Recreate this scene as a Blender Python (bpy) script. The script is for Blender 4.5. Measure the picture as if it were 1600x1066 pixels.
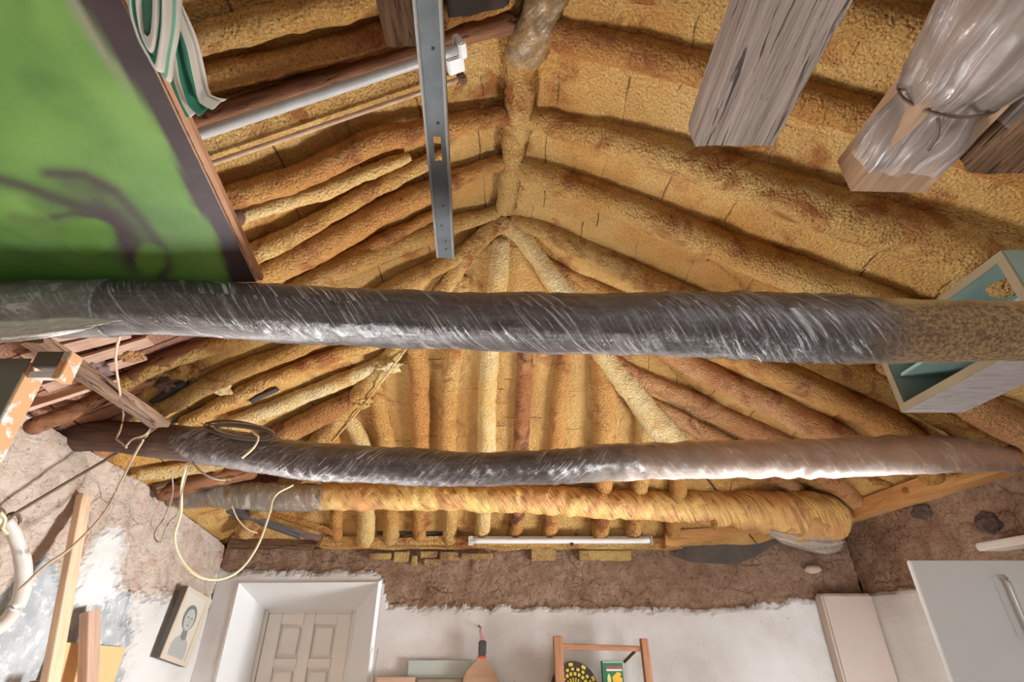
import bpy, bmesh, math, random
from mathutils import Vector, Matrix, noise
from mathutils.bvhtree import BVHTree
random.seed(7)
S = bpy.context.scene
COL = S.collection
for o in list(bpy.data.objects): bpy.data.objects.remove(o)

# ---------------------------------------------------------------- camera
F = 780.0; TH = math.radians(29.5); CZ = 1.8
cam = bpy.data.cameras.new('camera'); co = bpy.data.objects.new('camera', cam); COL.objects.link(co)
cam.sensor_width = 36; cam.lens = F / 1600 * 36; cam.clip_start = .02
co.location = (0, 0, CZ); co.rotation_euler = (math.pi / 2 + TH, 0, 0)
S.camera = co
S.view_settings.view_transform = 'Standard'; S.view_settings.look = 'None'
S.view_settings.gamma = 1; S.view_settings.exposure = 0.45
# ---------------------------------------------------------------- world and lights
w = bpy.data.worlds.new('sky'); S.world = w; w.use_nodes = True
w.node_tree.nodes['Background'].inputs[0].default_value = (.75, .85, 1, 1)
w.node_tree.nodes['Background'].inputs[1].default_value = 1.0
def area(name, loc, target, sx, sy, power, col):
    l = bpy.data.lights.new(name, 'AREA'); l.shape = 'RECTANGLE'; l.size = sx; l.size_y = sy
    l.energy = power; l.color = col
    o = bpy.data.objects.new(name, l); COL.objects.link(o); o.location = loc
    o.rotation_euler = (Vector(target) - Vector(loc)).to_track_quat('-Z', 'Y').to_euler()
    return o
kw_ = area('daylight_side_window', (2.22, 2.6, 1.1), (-1.0, 1.6, 2.1), .7, 1.0, 84, (.96, .98, 1)); kw_.data.spread = math.radians(100)
area('daylight_rear_window', (.6, -2.4, 1.6), (.2, 2, 2.0), 1.5, 1.3, 32, (.93, .97, 1))
lw_ = area('unseen_left_fill', (-1.88, 2.7, .95), (.4, .9, 2.7), .7, .9, 40, (.97, .98, 1)); lw_.data.spread = math.radians(86)  # unseen fill light added for the roof; the left wall has no window

# ---------------------------------------------------------------- projection helpers (photo measurements onto real planes)
c_, s_ = math.cos(TH), math.sin(TH)
CAM = Vector((0, 0, CZ))
def ray(px, py):
    u = (px - 800) / F; v = -(py - 533) / F
    return Vector((u, c_ - v * s_, s_ + v * c_))       # unit depth
def U(px, py, X=None, Y=None, Z=None, d=None):
    r = ray(px, py)
    if d is not None: t = d
    elif X is not None: t = X / r.x
    elif Y is not None: t = Y / r.y
    else: t = (Z - CZ) / r.z
    return CAM + r * t
def PX(p):
    q = Vector(p) - CAM
    dep = q.y * c_ + q.z * s_
    up = -q.y * s_ + q.z * c_
    if dep < .05: return (-9999, -9999, dep)
    return (800 + F * q.x / dep, 533 - F * up / dep, dep)
def fbm(p, s, oct=3, seed=0):
    v = 0; a = 1; t = 0
    for i in range(oct):
        v += a * noise.noise(Vector((p[0] * s + seed * 7.3, p[1] * s + 3.1 * seed, p[2] * s + i * 5.7))); t += a
        a *= .5; s *= 2.1
    return v / t
def inpoly(x, y, poly):
    c = False; n = len(poly); j = n - 1
    for i in range(n):
        xi, yi = poly[i]; xj, yj = poly[j]
        if (yi > y) != (yj > y) and x < (xj - xi) * (y - yi) / (yj - yi) + xi: c = not c
        j = i
    return c
def lerp(a, b, t): return a + (b - a) * t
def interp(x, tab):
    if x <= tab[0][0]: return tab[0][1]
    for (a, va), (b, vb) in zip(tab, tab[1:]):
        if x <= b: return lerp(va, vb, (x - a) / (b - a))
    return tab[-1][1]
def sm(a, b, x):
    t = max(0, min(1, (x - a) / (b - a))); return t * t * (3 - 2 * t)

# ---------------------------------------------------------------- materials
class N:
    def __init__(s, name):
        s.m = bpy.data.materials.new(name); s.m.use_nodes = True
        s.t = s.m.node_tree; s.b = s.t.nodes['Principled BSDF']; s.o = s.t.nodes['Material Output']
        s.tc = s.t.nodes.new('ShaderNodeTexCoord')
    def n(s, ty, **kw):
        x = s.t.nodes.new(ty)
        for k, v in kw.items():
            if k[0] == '_': setattr(x, k[1:], v)
        return x
    def l(s, a, b): s.t.links.new(a, b)
    def mapn(s, src, scale=(1, 1, 1), rot=(0, 0, 0)):
        m = s.n('ShaderNodeMapping'); m.inputs['Scale'].default_value = scale; m.inputs['Rotation'].default_value = rot
        s.l(s.tc.outputs[src], m.inputs[0]); return m.outputs[0]
    def noise(s, vec, scale, detail=4, rough=.55, dist=0):
        x = s.n('ShaderNodeTexNoise'); x.inputs['Scale'].default_value = scale; x.inputs['Detail'].default_value = detail
        x.inputs['Roughness'].default_value = rough; x.inputs['Distortion'].default_value = dist
        s.l(vec, x.inputs['Vector']); return x.outputs['Fac']
    def vor(s, vec, scale, feat='SMOOTH_F1'):
        x = s.n('ShaderNodeTexVoronoi'); x.feature = feat; x.inputs['Scale'].default_value = scale
        s.l(vec, x.inputs['Vector']); return x.outputs['Distance']
    def ramp(s, fac, stops):
        r = s.n('ShaderNodeValToRGB'); e = r.color_ramp.elements
        while len(e) < len(stops): e.new(.5)
        for el, (p, c) in zip(e, stops):
            el.position = p; el.color = (c, c, c, 1) if not hasattr(c, '__len__') else (*c, 1)
        s.l(fac, r.inputs[0]); return r.outputs[0]
    def mix(s, f, a, b, mode='MIX'):
        x = s.n('ShaderNodeMix'); x.data_type = 'RGBA'; x.blend_type = mode
        for i, v in ((0, f), (6, a), (7, b)):
            if hasattr(v, 'is_linked'): s.l(v, x.inputs[i])
            elif i == 0: x.inputs[0].default_value = v
            else: x.inputs[i].default_value = (*v, 1)
        return x.outputs[2]
    def math(s, op, a, b=0.0):
        x = s.n('ShaderNodeMath'); x.operation = op
        for i, v in ((0, a), (1, b)):
            if hasattr(v, 'is_linked'): s.l(v, x.inputs[i])
            else: x.inputs[i].default_value = v
        return x.outputs[0]
    def attr(s, name):
        x = s.n('ShaderNodeAttribute'); x.attribute_name = name; return x
    def color(s, c):
        if hasattr(c, 'is_linked'): s.l(c, s.b.inputs['Base Color'])
        else: s.b.inputs['Base Color'].default_value = (*c, 1)
    def rough(s, r):
        if hasattr(r, 'is_linked'): s.l(r, s.b.inputs['Roughness'])
        else: s.b.inputs['Roughness'].default_value = r
    def bump(s, h, dist, strength=1.0, prev=None):
        b = s.n('ShaderNodeBump'); b.inputs['Distance'].default_value = dist; b.inputs['Strength'].default_value = strength
        s.l(h, b.inputs['Height'])
        if prev: s.l(prev, b.inputs['Normal'])
        s.l(b.outputs[0], s.b.inputs['Normal']); return b.outputs[0]

def hexc(r, g, b):
    f = lambda c: (c / 255 / 12.92) if c / 255 < .04045 else ((c / 255 + .055) / 1.055) ** 2.4
    return (f(r), f(g), f(b))

def foam(name, light, mid, dark, lump=1.0, patch=.5, seams=False):
    m = N(name); P = m.tc.outputs['Object']
    geo = m.n('ShaderNodeNewGeometry'); W = geo.outputs['Position']
    big = m.noise(W, 2.6, 3, .6)
    c1 = m.mix(m.ramp(big, [(.38, 0.0), (.62, 1.0)]), light, mid)
    pt = m.noise(W, 5.5, 5, .65, .6)
    c2 = m.mix(m.ramp(pt, [(patch, 0.0), (patch + .12, 1.0)]), c1, dark)
    sp = m.noise(W, 160, 3, .7)
    c3 = m.mix(m.math('MULTIPLY', m.ramp(sp, [(.42, 1.0), (.56, 0.0)]), .38), c2, tuple(x * .38 for x in dark))
    if seams:
        ua = m.n('ShaderNodeUVMap'); ua.uv_map = 'uv'
        dv = m.n('ShaderNodeVectorMath'); dv.operation = 'ADD'
        nz = m.n('ShaderNodeTexNoise'); nz.inputs['Scale'].default_value = 6
        m.l(ua.outputs[0], nz.inputs['Vector'])
        sc = m.n('ShaderNodeVectorMath'); sc.operation = 'SCALE'; sc.inputs[3].default_value = .03
        m.l(nz.outputs['Color'], sc.inputs[0]); m.l(ua.outputs[0], dv.inputs[0]); m.l(sc.outputs[0], dv.inputs[1])
        sx = m.n('ShaderNodeSeparateXYZ'); m.l(dv.outputs[0], sx.inputs[0])
        row = m.math('FLOOR', m.math('DIVIDE', sx.outputs[1], .23))
        wn = m.n('ShaderNodeTexWhiteNoise'); wn.noise_dimensions = '1D'; m.l(row, wn.inputs['W'])
        fs = m.math('ADD', m.math('DIVIDE', sx.outputs[0], .26), m.math('MULTIPLY', wn.outputs['Value'], 3.0))
        fr = m.math('FRACT', fs)
        dj = m.math('ABSOLUTE', m.math('SUBTRACT', fr, .5))
        jm = m.math('MULTIPLY', m.ramp(dj, [(.004, 1.0), (.014, 0.0)]), m.ramp(m.noise(W, 3.3, 2), [(.42, .1), (.6, 1.0)]))
        w2 = m.n('ShaderNodeTexWhiteNoise'); w2.noise_dimensions = '2D'
        cb = m.n('ShaderNodeCombineXYZ'); m.l(m.math('FLOOR', m.math('ADD', fs, .5)), cb.inputs[0]); m.l(row, cb.inputs[1]); m.l(cb.outputs[0], w2.inputs['Vector'])
        c3 = m.mix(m.math('MULTIPLY', w2.outputs['Value'], .22), c3, tuple(x * .6 for x in mid))
        c3 = m.mix(m.math('MULTIPLY', jm, .75), c3, (.08, .04, .02))
        bare = m.attr('bare').outputs['Fac']
        wv = m.n('ShaderNodeTexBrick'); m.l(ua.outputs[0], wv.inputs['Vector'])
        wv.inputs['Scale'].default_value = 1; wv.inputs['Brick Width'].default_value = .6; wv.inputs['Row Height'].default_value = .075
        wv.inputs['Mortar Size'].default_value = .004
        wv.inputs['Color1'].default_value = (*hexc(190, 138, 112), 1); wv.inputs['Color2'].default_value = (*hexc(166, 118, 96), 1)
        wv.inputs['Mortar'].default_value = (*hexc(80, 50, 42), 1)
        c3 = m.mix(bare, c3, wv.outputs['Color'])
    m.color(c3)
    m.rough(m.ramp(pt, [(.45, .78), (.68, .42)]))
    m.b.inputs['Specular IOR Level'].default_value = .35
    v = m.vor(W, 120)
    n2 = m.noise(W, 75, 6, .72)
    h = m.math('ADD', m.math('MULTIPLY', v, -1.1), n2)
    pb = m.bump(h, .012 * lump, 1.0)
    n3 = m.noise(W, 16, 4, .6)
    pb = m.bump(n3, .03 * lump, .6, pb)
    if seams: m.bump(m.math('MULTIPLY', jm, -1.0), .012, .8, pb)
    return m.m
YEL = hexc(224, 184, 114); OCH = hexc(210, 157, 84); ORG = hexc(172, 108, 52); PAL = hexc(228, 206, 156); BRN = hexc(128, 72, 36)
FOAM = foam('spray_foam_ochre', YEL, OCH, ORG, 1.1, .53)
FOAMO = foam('spray_foam_orange', OCH, hexc(200, 138, 72), hexc(158, 94, 46), 1.0, .52)
FOAMP = foam('spray_foam_pale', PAL, YEL, OCH, .8, .56)
FOAMB = foam('spray_foam_resin_brown', hexc(205, 150, 84), hexc(176, 112, 64), hexc(122, 72, 50), 1.1, .47)
FOAMK = foam('spray_foam_pinkish', hexc(222, 172, 118), hexc(205, 142, 92), hexc(164, 96, 58), 1, .54)
DECK = foam('spray_foam_deck', YEL, OCH, ORG, .55, .55, True)
DECKO = foam('spray_foam_deck_end', hexc(222, 182, 112), hexc(206, 158, 90), hexc(164, 104, 56), .5, .54, True)

def wood(name, a, b, dark, scale=6, stretch=14, bump=.004, spec=.3, gap=.36, uv=False):
    m = N(name)
    if uv:
        mp = m.n('ShaderNodeMapping'); mp.inputs['Scale'].default_value = (1, stretch * .6, 1)
        ua = m.n('ShaderNodeUVMap'); ua.uv_map = 'uv'; m.l(ua.outputs[0], mp.inputs[0]); P = mp.outputs[0]
    else: P = m.mapn('Object', (1, stretch, stretch))
    g = m.noise(P, scale, 6, .62, .25)
    c = m.mix(m.ramp(g, [(.35, 0.0), (.65, 1.0)]), a, b)
    k = m.noise(P, scale * .9, 4, .7, 1.2)
    crack = m.ramp(k, [(gap - .05, 1.0), (gap + .02, 0.0)])
    c = m.mix(crack, c, dark)
    m.color(c); m.rough(.75); m.b.inputs['Specular IOR Level'].default_value = spec
    h = m.math('SUBTRACT', g, crack)
    m.bump(h, bump, 1); return m.m
W_GREY = wood('weathered_grey_wood', hexc(170, 154, 142), hexc(136, 120, 110), hexc(84, 70, 62), 4, 16, .008, gap=.38)
W_TAN = wood('sawn_tan_wood', hexc(196, 164, 136), hexc(170, 136, 108), hexc(112, 80, 58), 5, 12, .002, gap=.3)
W_EDGE = wood('sawn_brown_edge', hexc(146, 112, 82), hexc(100, 72, 52), hexc(60, 40, 30), 9, 16, .006, gap=.42)
W_LOG = wood('dark_log_wood', hexc(112, 82, 62), hexc(74, 52, 42), hexc(36, 26, 22), 7, 9, .006, gap=.38, uv=True)
W_BROWN = wood('old_brown_rafter_wood', hexc(150, 102, 68), hexc(112, 74, 52), hexc(54, 34, 26), 8, 10, .006, gap=.38, uv=True)
W_PLK = wood('old_grey_brown_plank', hexc(164, 134, 112), hexc(128, 98, 78), hexc(64, 46, 38), 6, 14, .008, gap=.42)
W_RED = wood('reddish_slat_wood', hexc(206, 172, 150), hexc(186, 148, 126), hexc(130, 94, 76), 7, 12, .003, gap=.3)
W_PINE = wood('pale_pine', hexc(232, 204, 174), hexc(218, 184, 150), hexc(170, 120, 84), 4, 14, .001, gap=.25)
W_PINE2 = wood('pine_board_pinkish', hexc(206, 172, 150), hexc(188, 152, 128), hexc(150, 110, 84), 4, 14, .001, gap=.25)
W_ORNG = wood('orange_varnished_pine', hexc(182, 130, 96), hexc(154, 106, 78), hexc(110, 68, 46), 5, 12, .002, gap=.3)
W_PLATE = wood('foam_dusted_plate_wood', hexc(206, 156, 100), hexc(186, 130, 76), hexc(126, 84, 50), 6, 10, .004, gap=.34)
W_SLATE = wood('slate_grey_board', hexc(108, 104, 106), hexc(78, 74, 78), hexc(44, 40, 44), 6, 10, .004, gap=.34)
W_PUR = wood('dusty_mauve_board', hexc(140, 116, 108), hexc(112, 90, 84), hexc(60, 44, 40), 6, 10, .004, gap=.34)
def plain(name, col, rough=.6, metal=0, spec=.5, bump=0, bs=40, var=0):
    m = N(name)
    P = m.tc.outputs['Object']
    if var:
        g = m.noise(P, bs * .4, 4); m.color(m.mix(m.ramp(g, [(.35, 0.0), (.65, 1.0)]), col, tuple(x * (1 - var) for x in col)))
    else: m.color(col)
    m.rough(rough); m.b.inputs['Metallic'].default_value = metal; m.b.inputs['Specular IOR Level'].default_value = spec
    if bump: m.bump(m.noise(P, bs, 4), bump, 1)
    return m.m
M_ORB = wood('orange_side_edge', hexc(204, 156, 120), hexc(182, 130, 96), hexc(140, 92, 64), 6, 12, .001, gap=.25)
M_WHITE = plain('white_lacquer', hexc(230, 232, 233), .35, var=.03, bs=8)
M_FIX = plain('white_enamel_metal', hexc(216, 212, 206), .4, var=.08)
M_TUBE = plain('fluorescent_glass', hexc(232, 230, 228), .2)
M_CHALK = plain('pale_grey_tube_cover', hexc(186, 184, 180), .35, var=.15)
M_STEEL = plain('galvanised_steel', hexc(128, 136, 140), .36, .8, var=.25, bs=50)
M_STEELE = plain('bright_rolled_steel_edge', hexc(206, 212, 216), .25, .85)
M_WIRE = plain('tan_cable', hexc(190, 166, 138), .6)
M_WIREB = plain('brown_cable', hexc(104, 84, 68), .6)
M_WIREG = plain('grey_cable', hexc(150, 138, 126), .55)
M_WIREY = plain('cream_cable', hexc(214, 200, 160), .5)
M_BLK = plain('black_grip', hexc(70, 66, 66), .7)
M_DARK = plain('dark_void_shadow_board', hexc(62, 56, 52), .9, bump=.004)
M_RED = plain('red_cord', hexc(196, 70, 62), .6)
M_DOOR = plain('aged_cream_door_paint', hexc(228, 221, 212), .5, var=.10, bs=6)
M_REC = plain('white_reveal_plaster', hexc(226, 226, 226), .8, bump=.002, bs=12)
M_OLIVE = plain('olive_drab_edge_paint', hexc(150, 136, 108), .6, var=.2, bs=12)
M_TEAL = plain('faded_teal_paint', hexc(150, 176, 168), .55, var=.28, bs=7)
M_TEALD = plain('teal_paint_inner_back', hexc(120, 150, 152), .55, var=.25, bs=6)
M_PEEL = None
def peel():
    m = N('peeling_white_over_orange_wood'); P = m.mapn('Object', (1, 1, 1))
    n1 = m.noise(P, 14, 6, .65, .4)
    c = m.mix(m.ramp(n1, [(.46, 0.0), (.5, 1.0)]), hexc(214, 200, 190), hexc(206, 150, 104))
    m.color(c); m.rough(.7); m.bump(n1, .004, 1); return m.m
M_PEEL = peel()
M_GGREY = plain('green_grey_board_paint', hexc(112, 110, 96), .7, var=.25, bs=20, bump=.002)
def greywash():
    m = N('greywashed_weathered_panel'); P = m.mapn('Object', (1, 1, 1))
    mp = m.n('ShaderNodeMapping'); mp.inputs['Scale'].default_value = (3, 26, 3); m.l(m.tc.outputs['Object'], mp.inputs[0])
    g = m.noise(mp.outputs[0], 3, 8, .75, .4)
    m.color(m.ramp(g, [(.3, hexc(120, 110, 106)), (.45, hexc(172, 164, 162)), (.7, hexc(196, 190, 190))])); m.rough(.7)
    m.bump(g, .003, 1); return m.m
M_GWASH = greywash()

def film(name, milk=.35, sheen_streak=.5, ang=.5, tint=(.9, .88, .88), sx=6, sy=60, rough=.16, fade=None, low=None):
    """clear stretch film: mostly see-through, glossy, with pale reflection streaks painted along its wrinkles; fade: world x range (x0, x1, x2, x3) it covers"""
    m = N(name); t = m.t
    geo = m.n('ShaderNodeNewGeometry'); W = geo.outputs['Position']
    ua = m.n('ShaderNodeUVMap'); ua.uv_map = 'uv'
    mp = m.n('ShaderNodeMapping'); mp.inputs['Rotation'].default_value = (0, 0, ang)
    wob = m.n('ShaderNodeTexNoise'); wob.inputs['Scale'].default_value = 2.5; m.l(ua.outputs[0], wob.inputs['Vector'])
    ws = m.n('ShaderNodeVectorMath'); ws.operation = 'SCALE'; ws.inputs[3].default_value = .10; m.l(wob.outputs['Color'], ws.inputs[0])
    wa = m.n('ShaderNodeVectorMath'); wa.operation = 'ADD'; m.l(ua.outputs[0], wa.inputs[0]); m.l(ws.outputs[0], wa.inputs[1])
    m.l(wa.outputs[0], mp.inputs[0])
    m2 = m.n('ShaderNodeMapping'); m2.inputs['Scale'].default_value = (sx, sy, 1); m.l(mp.outputs[0], m2.inputs[0])
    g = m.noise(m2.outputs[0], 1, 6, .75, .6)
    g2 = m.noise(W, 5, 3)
    lines = m.math('MULTIPLY', m.ramp(g, [(.52, 0.0), (.56, .35), (.62, 1.0)]), m.ramp(g2, [(.36, .2), (.62, 1.0)]))  # diffuse white streaks stand in for reflections on the film
    fac = m.math('ADD', m.math('MULTIPLY', lines, sheen_streak), m.math('MULTIPLY', m.ramp(g2, [(.2, .6), (.8, 1.0)]), milk))
    m.color(tint); m.rough(rough + .15); m.b.inputs['Specular IOR Level'].default_value = .6
    m.bump(g, .005, 1)
    gl = m.n('ShaderNodeBsdfGlossy'); gl.inputs['Roughness'].default_value = rough; gl.inputs['Color'].default_value = (1, .98, .96, 1)
    bm_ = [x for x in t.nodes if x.type == 'BUMP'][0]; m.l(bm_.outputs[0], gl.inputs['Normal'])
    fr = m.n('ShaderNodeFresnel'); fr.inputs['IOR'].default_value = 1.5; m.l(bm_.outputs[0], fr.inputs['Normal'])
    mx = m.n('ShaderNodeMixShader'); m.l(fr.outputs[0], mx.inputs[0]); m.l(m.b.outputs[0], mx.inputs[1]); m.l(gl.outputs[0], mx.inputs[2])
    out = mx.outputs[0]
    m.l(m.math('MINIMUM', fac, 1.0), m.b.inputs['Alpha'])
    if fade:
        sp = m.n('ShaderNodeSeparateXYZ'); m.l(W, sp.inputs[0])
        xx = m.math('ADD', sp.outputs[0], m.math('MULTIPLY', m.math('SUBTRACT', m.noise(W, 9, 4, .6), .5), .35))
        a = m.n('ShaderNodeMapRange'); a.inputs['From Min'].default_value = fade[0]; a.inputs['From Max'].default_value = fade[1]; m.l(xx, a.inputs['Value'])
        b = m.n('ShaderNodeMapRange'); b.inputs['From Min'].default_value = fade[2]; b.inputs['From Max'].default_value = fade[3]
        b.inputs['To Min'].default_value = 1; b.inputs['To Max'].default_value = 0; m.l(xx, b.inputs['Value'])
        tr = m.n('ShaderNodeBsdfTransparent'); m3 = m.n('ShaderNodeMixShader')
        m.l(m.math('MULTIPLY', a.outputs[0], b.outputs[0]), m3.inputs[0]); m.l(tr.outputs[0], m3.inputs[1]); m.l(out, m3.inputs[2]); out = m3.outputs[0]
    m.l(out, m.o.inputs['Surface'])
    return m.m
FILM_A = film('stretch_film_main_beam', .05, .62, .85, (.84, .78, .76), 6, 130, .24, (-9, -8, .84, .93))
FILM_B = film('stretch_film_second_beam', .05, .62, -.9, (.85, .79, .76), 7, 120, .24, (-1.46, -1.42, .5, .9))
FILM_C = film('stretch_film_loose', .34, .3, .15, (.80, .66, .50), 3, 12, .3)
FILM_W = film('shiny_white_stretch_film', .50, .7, -.5, (.93, .94, .96), 8, 60, .12)

# ---------------------------------------------------------------- mesh helpers
def link(name, me, mat=None, parent=None, smooth=False, center=True):
    if center and len(me.vertices):
        n = len(me.vertices); c = Vector((0, 0, 0))
        for v in me.vertices: c += v.co
        c /= n
        me.transform(Matrix.Translation(-c))
    else: c = Vector((0, 0, 0))
    o = bpy.data.objects.new(name, me); COL.objects.link(o)
    if mat:
        for mm in (mat if isinstance(mat, (list, tuple)) else [mat]): me.materials.append(mm)
    if parent:
        o.parent = parent; o.matrix_parent_inverse = Matrix.Identity(4)
        pm = parent.matrix_basis
        if parent.parent: pm = parent.parent.matrix_basis @ pm
        o.matrix_basis = pm.inverted() @ Matrix.Translation(c)
    else: o.location = c
    if smooth:
        for p in me.polygons: p.use_smooth = True
    return o
def tag(o, label, cat, group=None):
    o['label'] = label; o['category'] = cat; o['kind'] = 'thing'
    if group: o['group'] = group
    return o
def struct(o): o['kind'] = 'structure'; return o
def empty(name, loc, label, cat, group=None):
    o = bpy.data.objects.new(name, None); COL.objects.link(o); o.location = loc; o.empty_display_size = .05
    return tag(o, label, cat, group)
def catmull(pts, step):
    P = [Vector(p) for p in pts]
    if len(P) == 2:
        n = max(2, int((P[1] - P[0]).length / step)); return [P[0].lerp(P[1], i / n) for i in range(n + 1)], [i / n for i in range(n + 1)]
    out = []; ts = []
    for i in range(len(P) - 1):
        p0 = P[i - 1] if i else P[0] * 2 - P[1]; p1 = P[i]; p2 = P[i + 1]; p3 = P[i + 2] if i + 2 < len(P) else P[-1] * 2 - P[-2]
        n = max(2, int((p2 - p1).length / step))
        for k in range(n):
            t = k / n
            out.append(.5 * ((2 * p1) + (p2 - p0) * t + (2 * p0 - 5 * p1 + 4 * p2 - p3) * t * t + (3 * p1 - p0 - 3 * p2 + p3) * t ** 3)); ts.append(i + t)
    out.append(P[-1]); ts.append(len(P) - 1)
    return out, ts
def tube_mesh(pts, radii, step=.02, seg=20, amp=0., nscale=8, amp2=0., n2=30, flat=1.0, round_end=True, up=Vector((0, 0, 1)), tabr=None, seed=0, twist=0, ridge=0, ridgef=60, cutend=False):
    C, T = catmull(pts, step)
    if not hasattr(radii, '__len__'): radii = [radii] * len(pts)
    me = bpy.data.meshes.new('m'); bm = bmesh.new(); uvl = bm.loops.layers.uv.new('uv')
    rings = []; L = 0; ls = []
    n = len(C)
    for i, p in enumerate(C):
        if i: L += (p - C[i - 1]).length
        ls.append(L)
    tot = L
    for i, p in enumerate(C):
        a = C[max(0, i - 1)]; b = C[min(n - 1, i + 1)]
        d = (b - a).normalized()
        x = d.cross(up)
        if x.length < .2: x = d.cross(Vector((0, 1, .1)))
        x.normalize(); y = x.cross(d).normalized()
        t = T[i]; k = min(int(t), len(radii) - 2) if len(radii) > 1 else 0
        r = lerp(radii[k], radii[min(k + 1, len(radii) - 1)], sm(0, 1, t - k))
        if round_end:
            e = min(ls[i], tot - ls[i]); 
            if e < r * .5: r *= (.72 + .28 * math.sqrt(max(0, 1 - (1 - e / (r * .5)) ** 2)))
        ring = []
        for j in range(seg):
            an = 2 * math.pi * j / seg
            dv = x * math.cos(an) + y * math.sin(an) * flat
            q = p + dv * r
            rr = 0
            if amp: rr += amp * fbm(q, nscale, 2, seed)
            if amp2: rr += amp2 * noise.noise(q * n2)
            if ridge: rr += ridge * math.sin(ls[i] * ridgef + an * twist + 8 * noise.noise(q * 2.6)) * (.5 + noise.noise(q * 4 + Vector((9, 9, 9))))
            ring.append(bm.verts.new(q + dv * rr))
        rings.append(ring)
    for i in range(n - 1):
        for j in range(seg):
            k = (j + 1) % seg
            f = bm.faces.new((rings[i][j], rings[i][k], rings[i + 1][k], rings[i + 1][j]))
            rad = radii[0] if hasattr(radii, '__len__') else radii
            for lp, (uu, vv) in zip(f.loops, ((ls[i], j), (ls[i], j + 1), (ls[i + 1], j + 1), (ls[i + 1], j))):
                lp[uvl].uv = (uu, vv / seg * 2 * math.pi * rad)
    for rg, rev in ((rings[0], False), (rings[-1], True)):
        c = Vector((0, 0, 0))
        for v in rg: c += v.co
        cv = bm.verts.new(c / seg)
        for j in range(seg):
            k = (j + 1) % seg
            bm.faces.new((rg[k], rg[j], cv) if not rev else (rg[j], rg[k], cv))
    bmesh.ops.recalc_face_normals(bm, faces=bm.faces)
    bm.to_mesh(me); bm.free(); return me
def boxbm(bm, sx, sy, sz, mat=None, bev=0):
    r = bmesh.ops.create_cube(bm, size=1, matrix=(mat or Matrix()) @ Matrix.Diagonal((sx, sy, sz, 1)))
    return r['verts']
def axes(x, zhint):
    x = Vector(x).normalized(); z = Vector(zhint); z = (z - x * z.dot(x)).normalized(); y = z.cross(x)
    m = Matrix((x, y, z)).transposed().to_4x4(); return m
def bar(name, a, b, wy, wz, mat, parent=None, zh=(0, 0, 1), bev=.002, rough=0, segs=1, shift=(0, 0)):
    """straight timber from a to b, local x along it (so that grain follows)"""
    a = Vector(a); b = Vector(b); L = (b - a).length
    M = axes(b - a, zh); 
    bm = bmesh.new(); bmesh.ops.create_cube(bm, size=1, matrix=Matrix.Translation((0, shift[0], shift[1])) @ Matrix.Diagonal((L, wy, wz, 1)))
    if rough:
        bmesh.ops.subdivide_edges(bm, edges=[e for e in bm.edges if abs((e.verts[0].co - e.verts[1].co).x) > L * .9], cuts=max(2, int(L / .03)), use_grid_fill=True)
        bmesh.ops.subdivide_edges(bm, edges=[e for e in bm.edges if abs((e.verts[0].co - e.verts[1].co).x) < 1e-5], cuts=3, use_grid_fill=True)
        sd = random.random() * 50
        for v in bm.verts: 
            q = v.co + Vector((sd, 0, 0))
            v.co += Vector((noise.noise(q * 30) * rough * (2 if abs(abs(v.co.x) - L / 2) < 1e-4 else 0), noise.noise(Vector((q.x * 5, q.y * 40, q.z * 40))) * rough, noise.noise(Vector((q.x * 5, q.z * 40 + 7, q.y * 40))) * rough))
    elif bev: bmesh.ops.bevel(bm, geom=list(bm.edges), offset=bev, segments=2, affect='EDGES')
    bmesh.ops.recalc_face_normals(bm, faces=bm.faces)
    me = bpy.data.meshes.new(name); bm.to_mesh(me); bm.free()
    o = bpy.data.objects.new(name, me); COL.objects.link(o); me.materials.append(mat)
    mw = Matrix.Translation((a + b) / 2) @ M
    if parent:
        pm = parent.matrix_basis
        if parent.parent: pm = parent.parent.matrix_basis @ pm
        o.parent = parent; o.matrix_parent_inverse = Matrix.Identity(4); o.matrix_basis = pm.inverted() @ mw
    else: o.matrix_basis = mw
    if rough:
        for p in me.polygons: p.use_smooth = False
    return o
def box(name, lo, hi, mat, parent=None, bev=.003):
    lo = Vector(lo); hi = Vector(hi)
    bm = bmesh.new(); bmesh.ops.create_cube(bm, size=1, matrix=Matrix.Translation((lo + hi) / 2) @ Matrix.Diagonal((*(hi - lo), 1)))
    if bev: bmesh.ops.bevel(bm, geom=list(bm.edges), offset=bev, segments=2, affect='EDGES')
    me = bpy.data.meshes.new(name); bm.to_mesh(me); bm.free()
    return link(name, me, mat, parent)
def poly_prism(name, pts, thick, mat, parent=None):
    """closed planar outline pts (3D) extruded by the vector thick"""
    bm = bmesh.new(); th = Vector(thick)
    A = [bm.verts.new(p) for p in pts]; B = [bm.verts.new(Vector(p) + th) for p in pts]
    bm.faces.new(A); bm.faces.new(B[::-1])
    for i in range(len(pts)):
        k = (i + 1) % len(pts); bm.faces.new((A[k], A[i], B[i], B[k]))
    bmesh.ops.recalc_face_normals(bm, faces=bm.faces)
    me = bpy.data.meshes.new(name); bm.to_mesh(me); bm.free(); return link(name, me, mat, parent)
def wire(name, pts, r, mat, parent=None, step=.012, seg=8):
    return link(name, tube_mesh(pts, r, step, seg, round_end=False), mat, parent, True)

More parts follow.
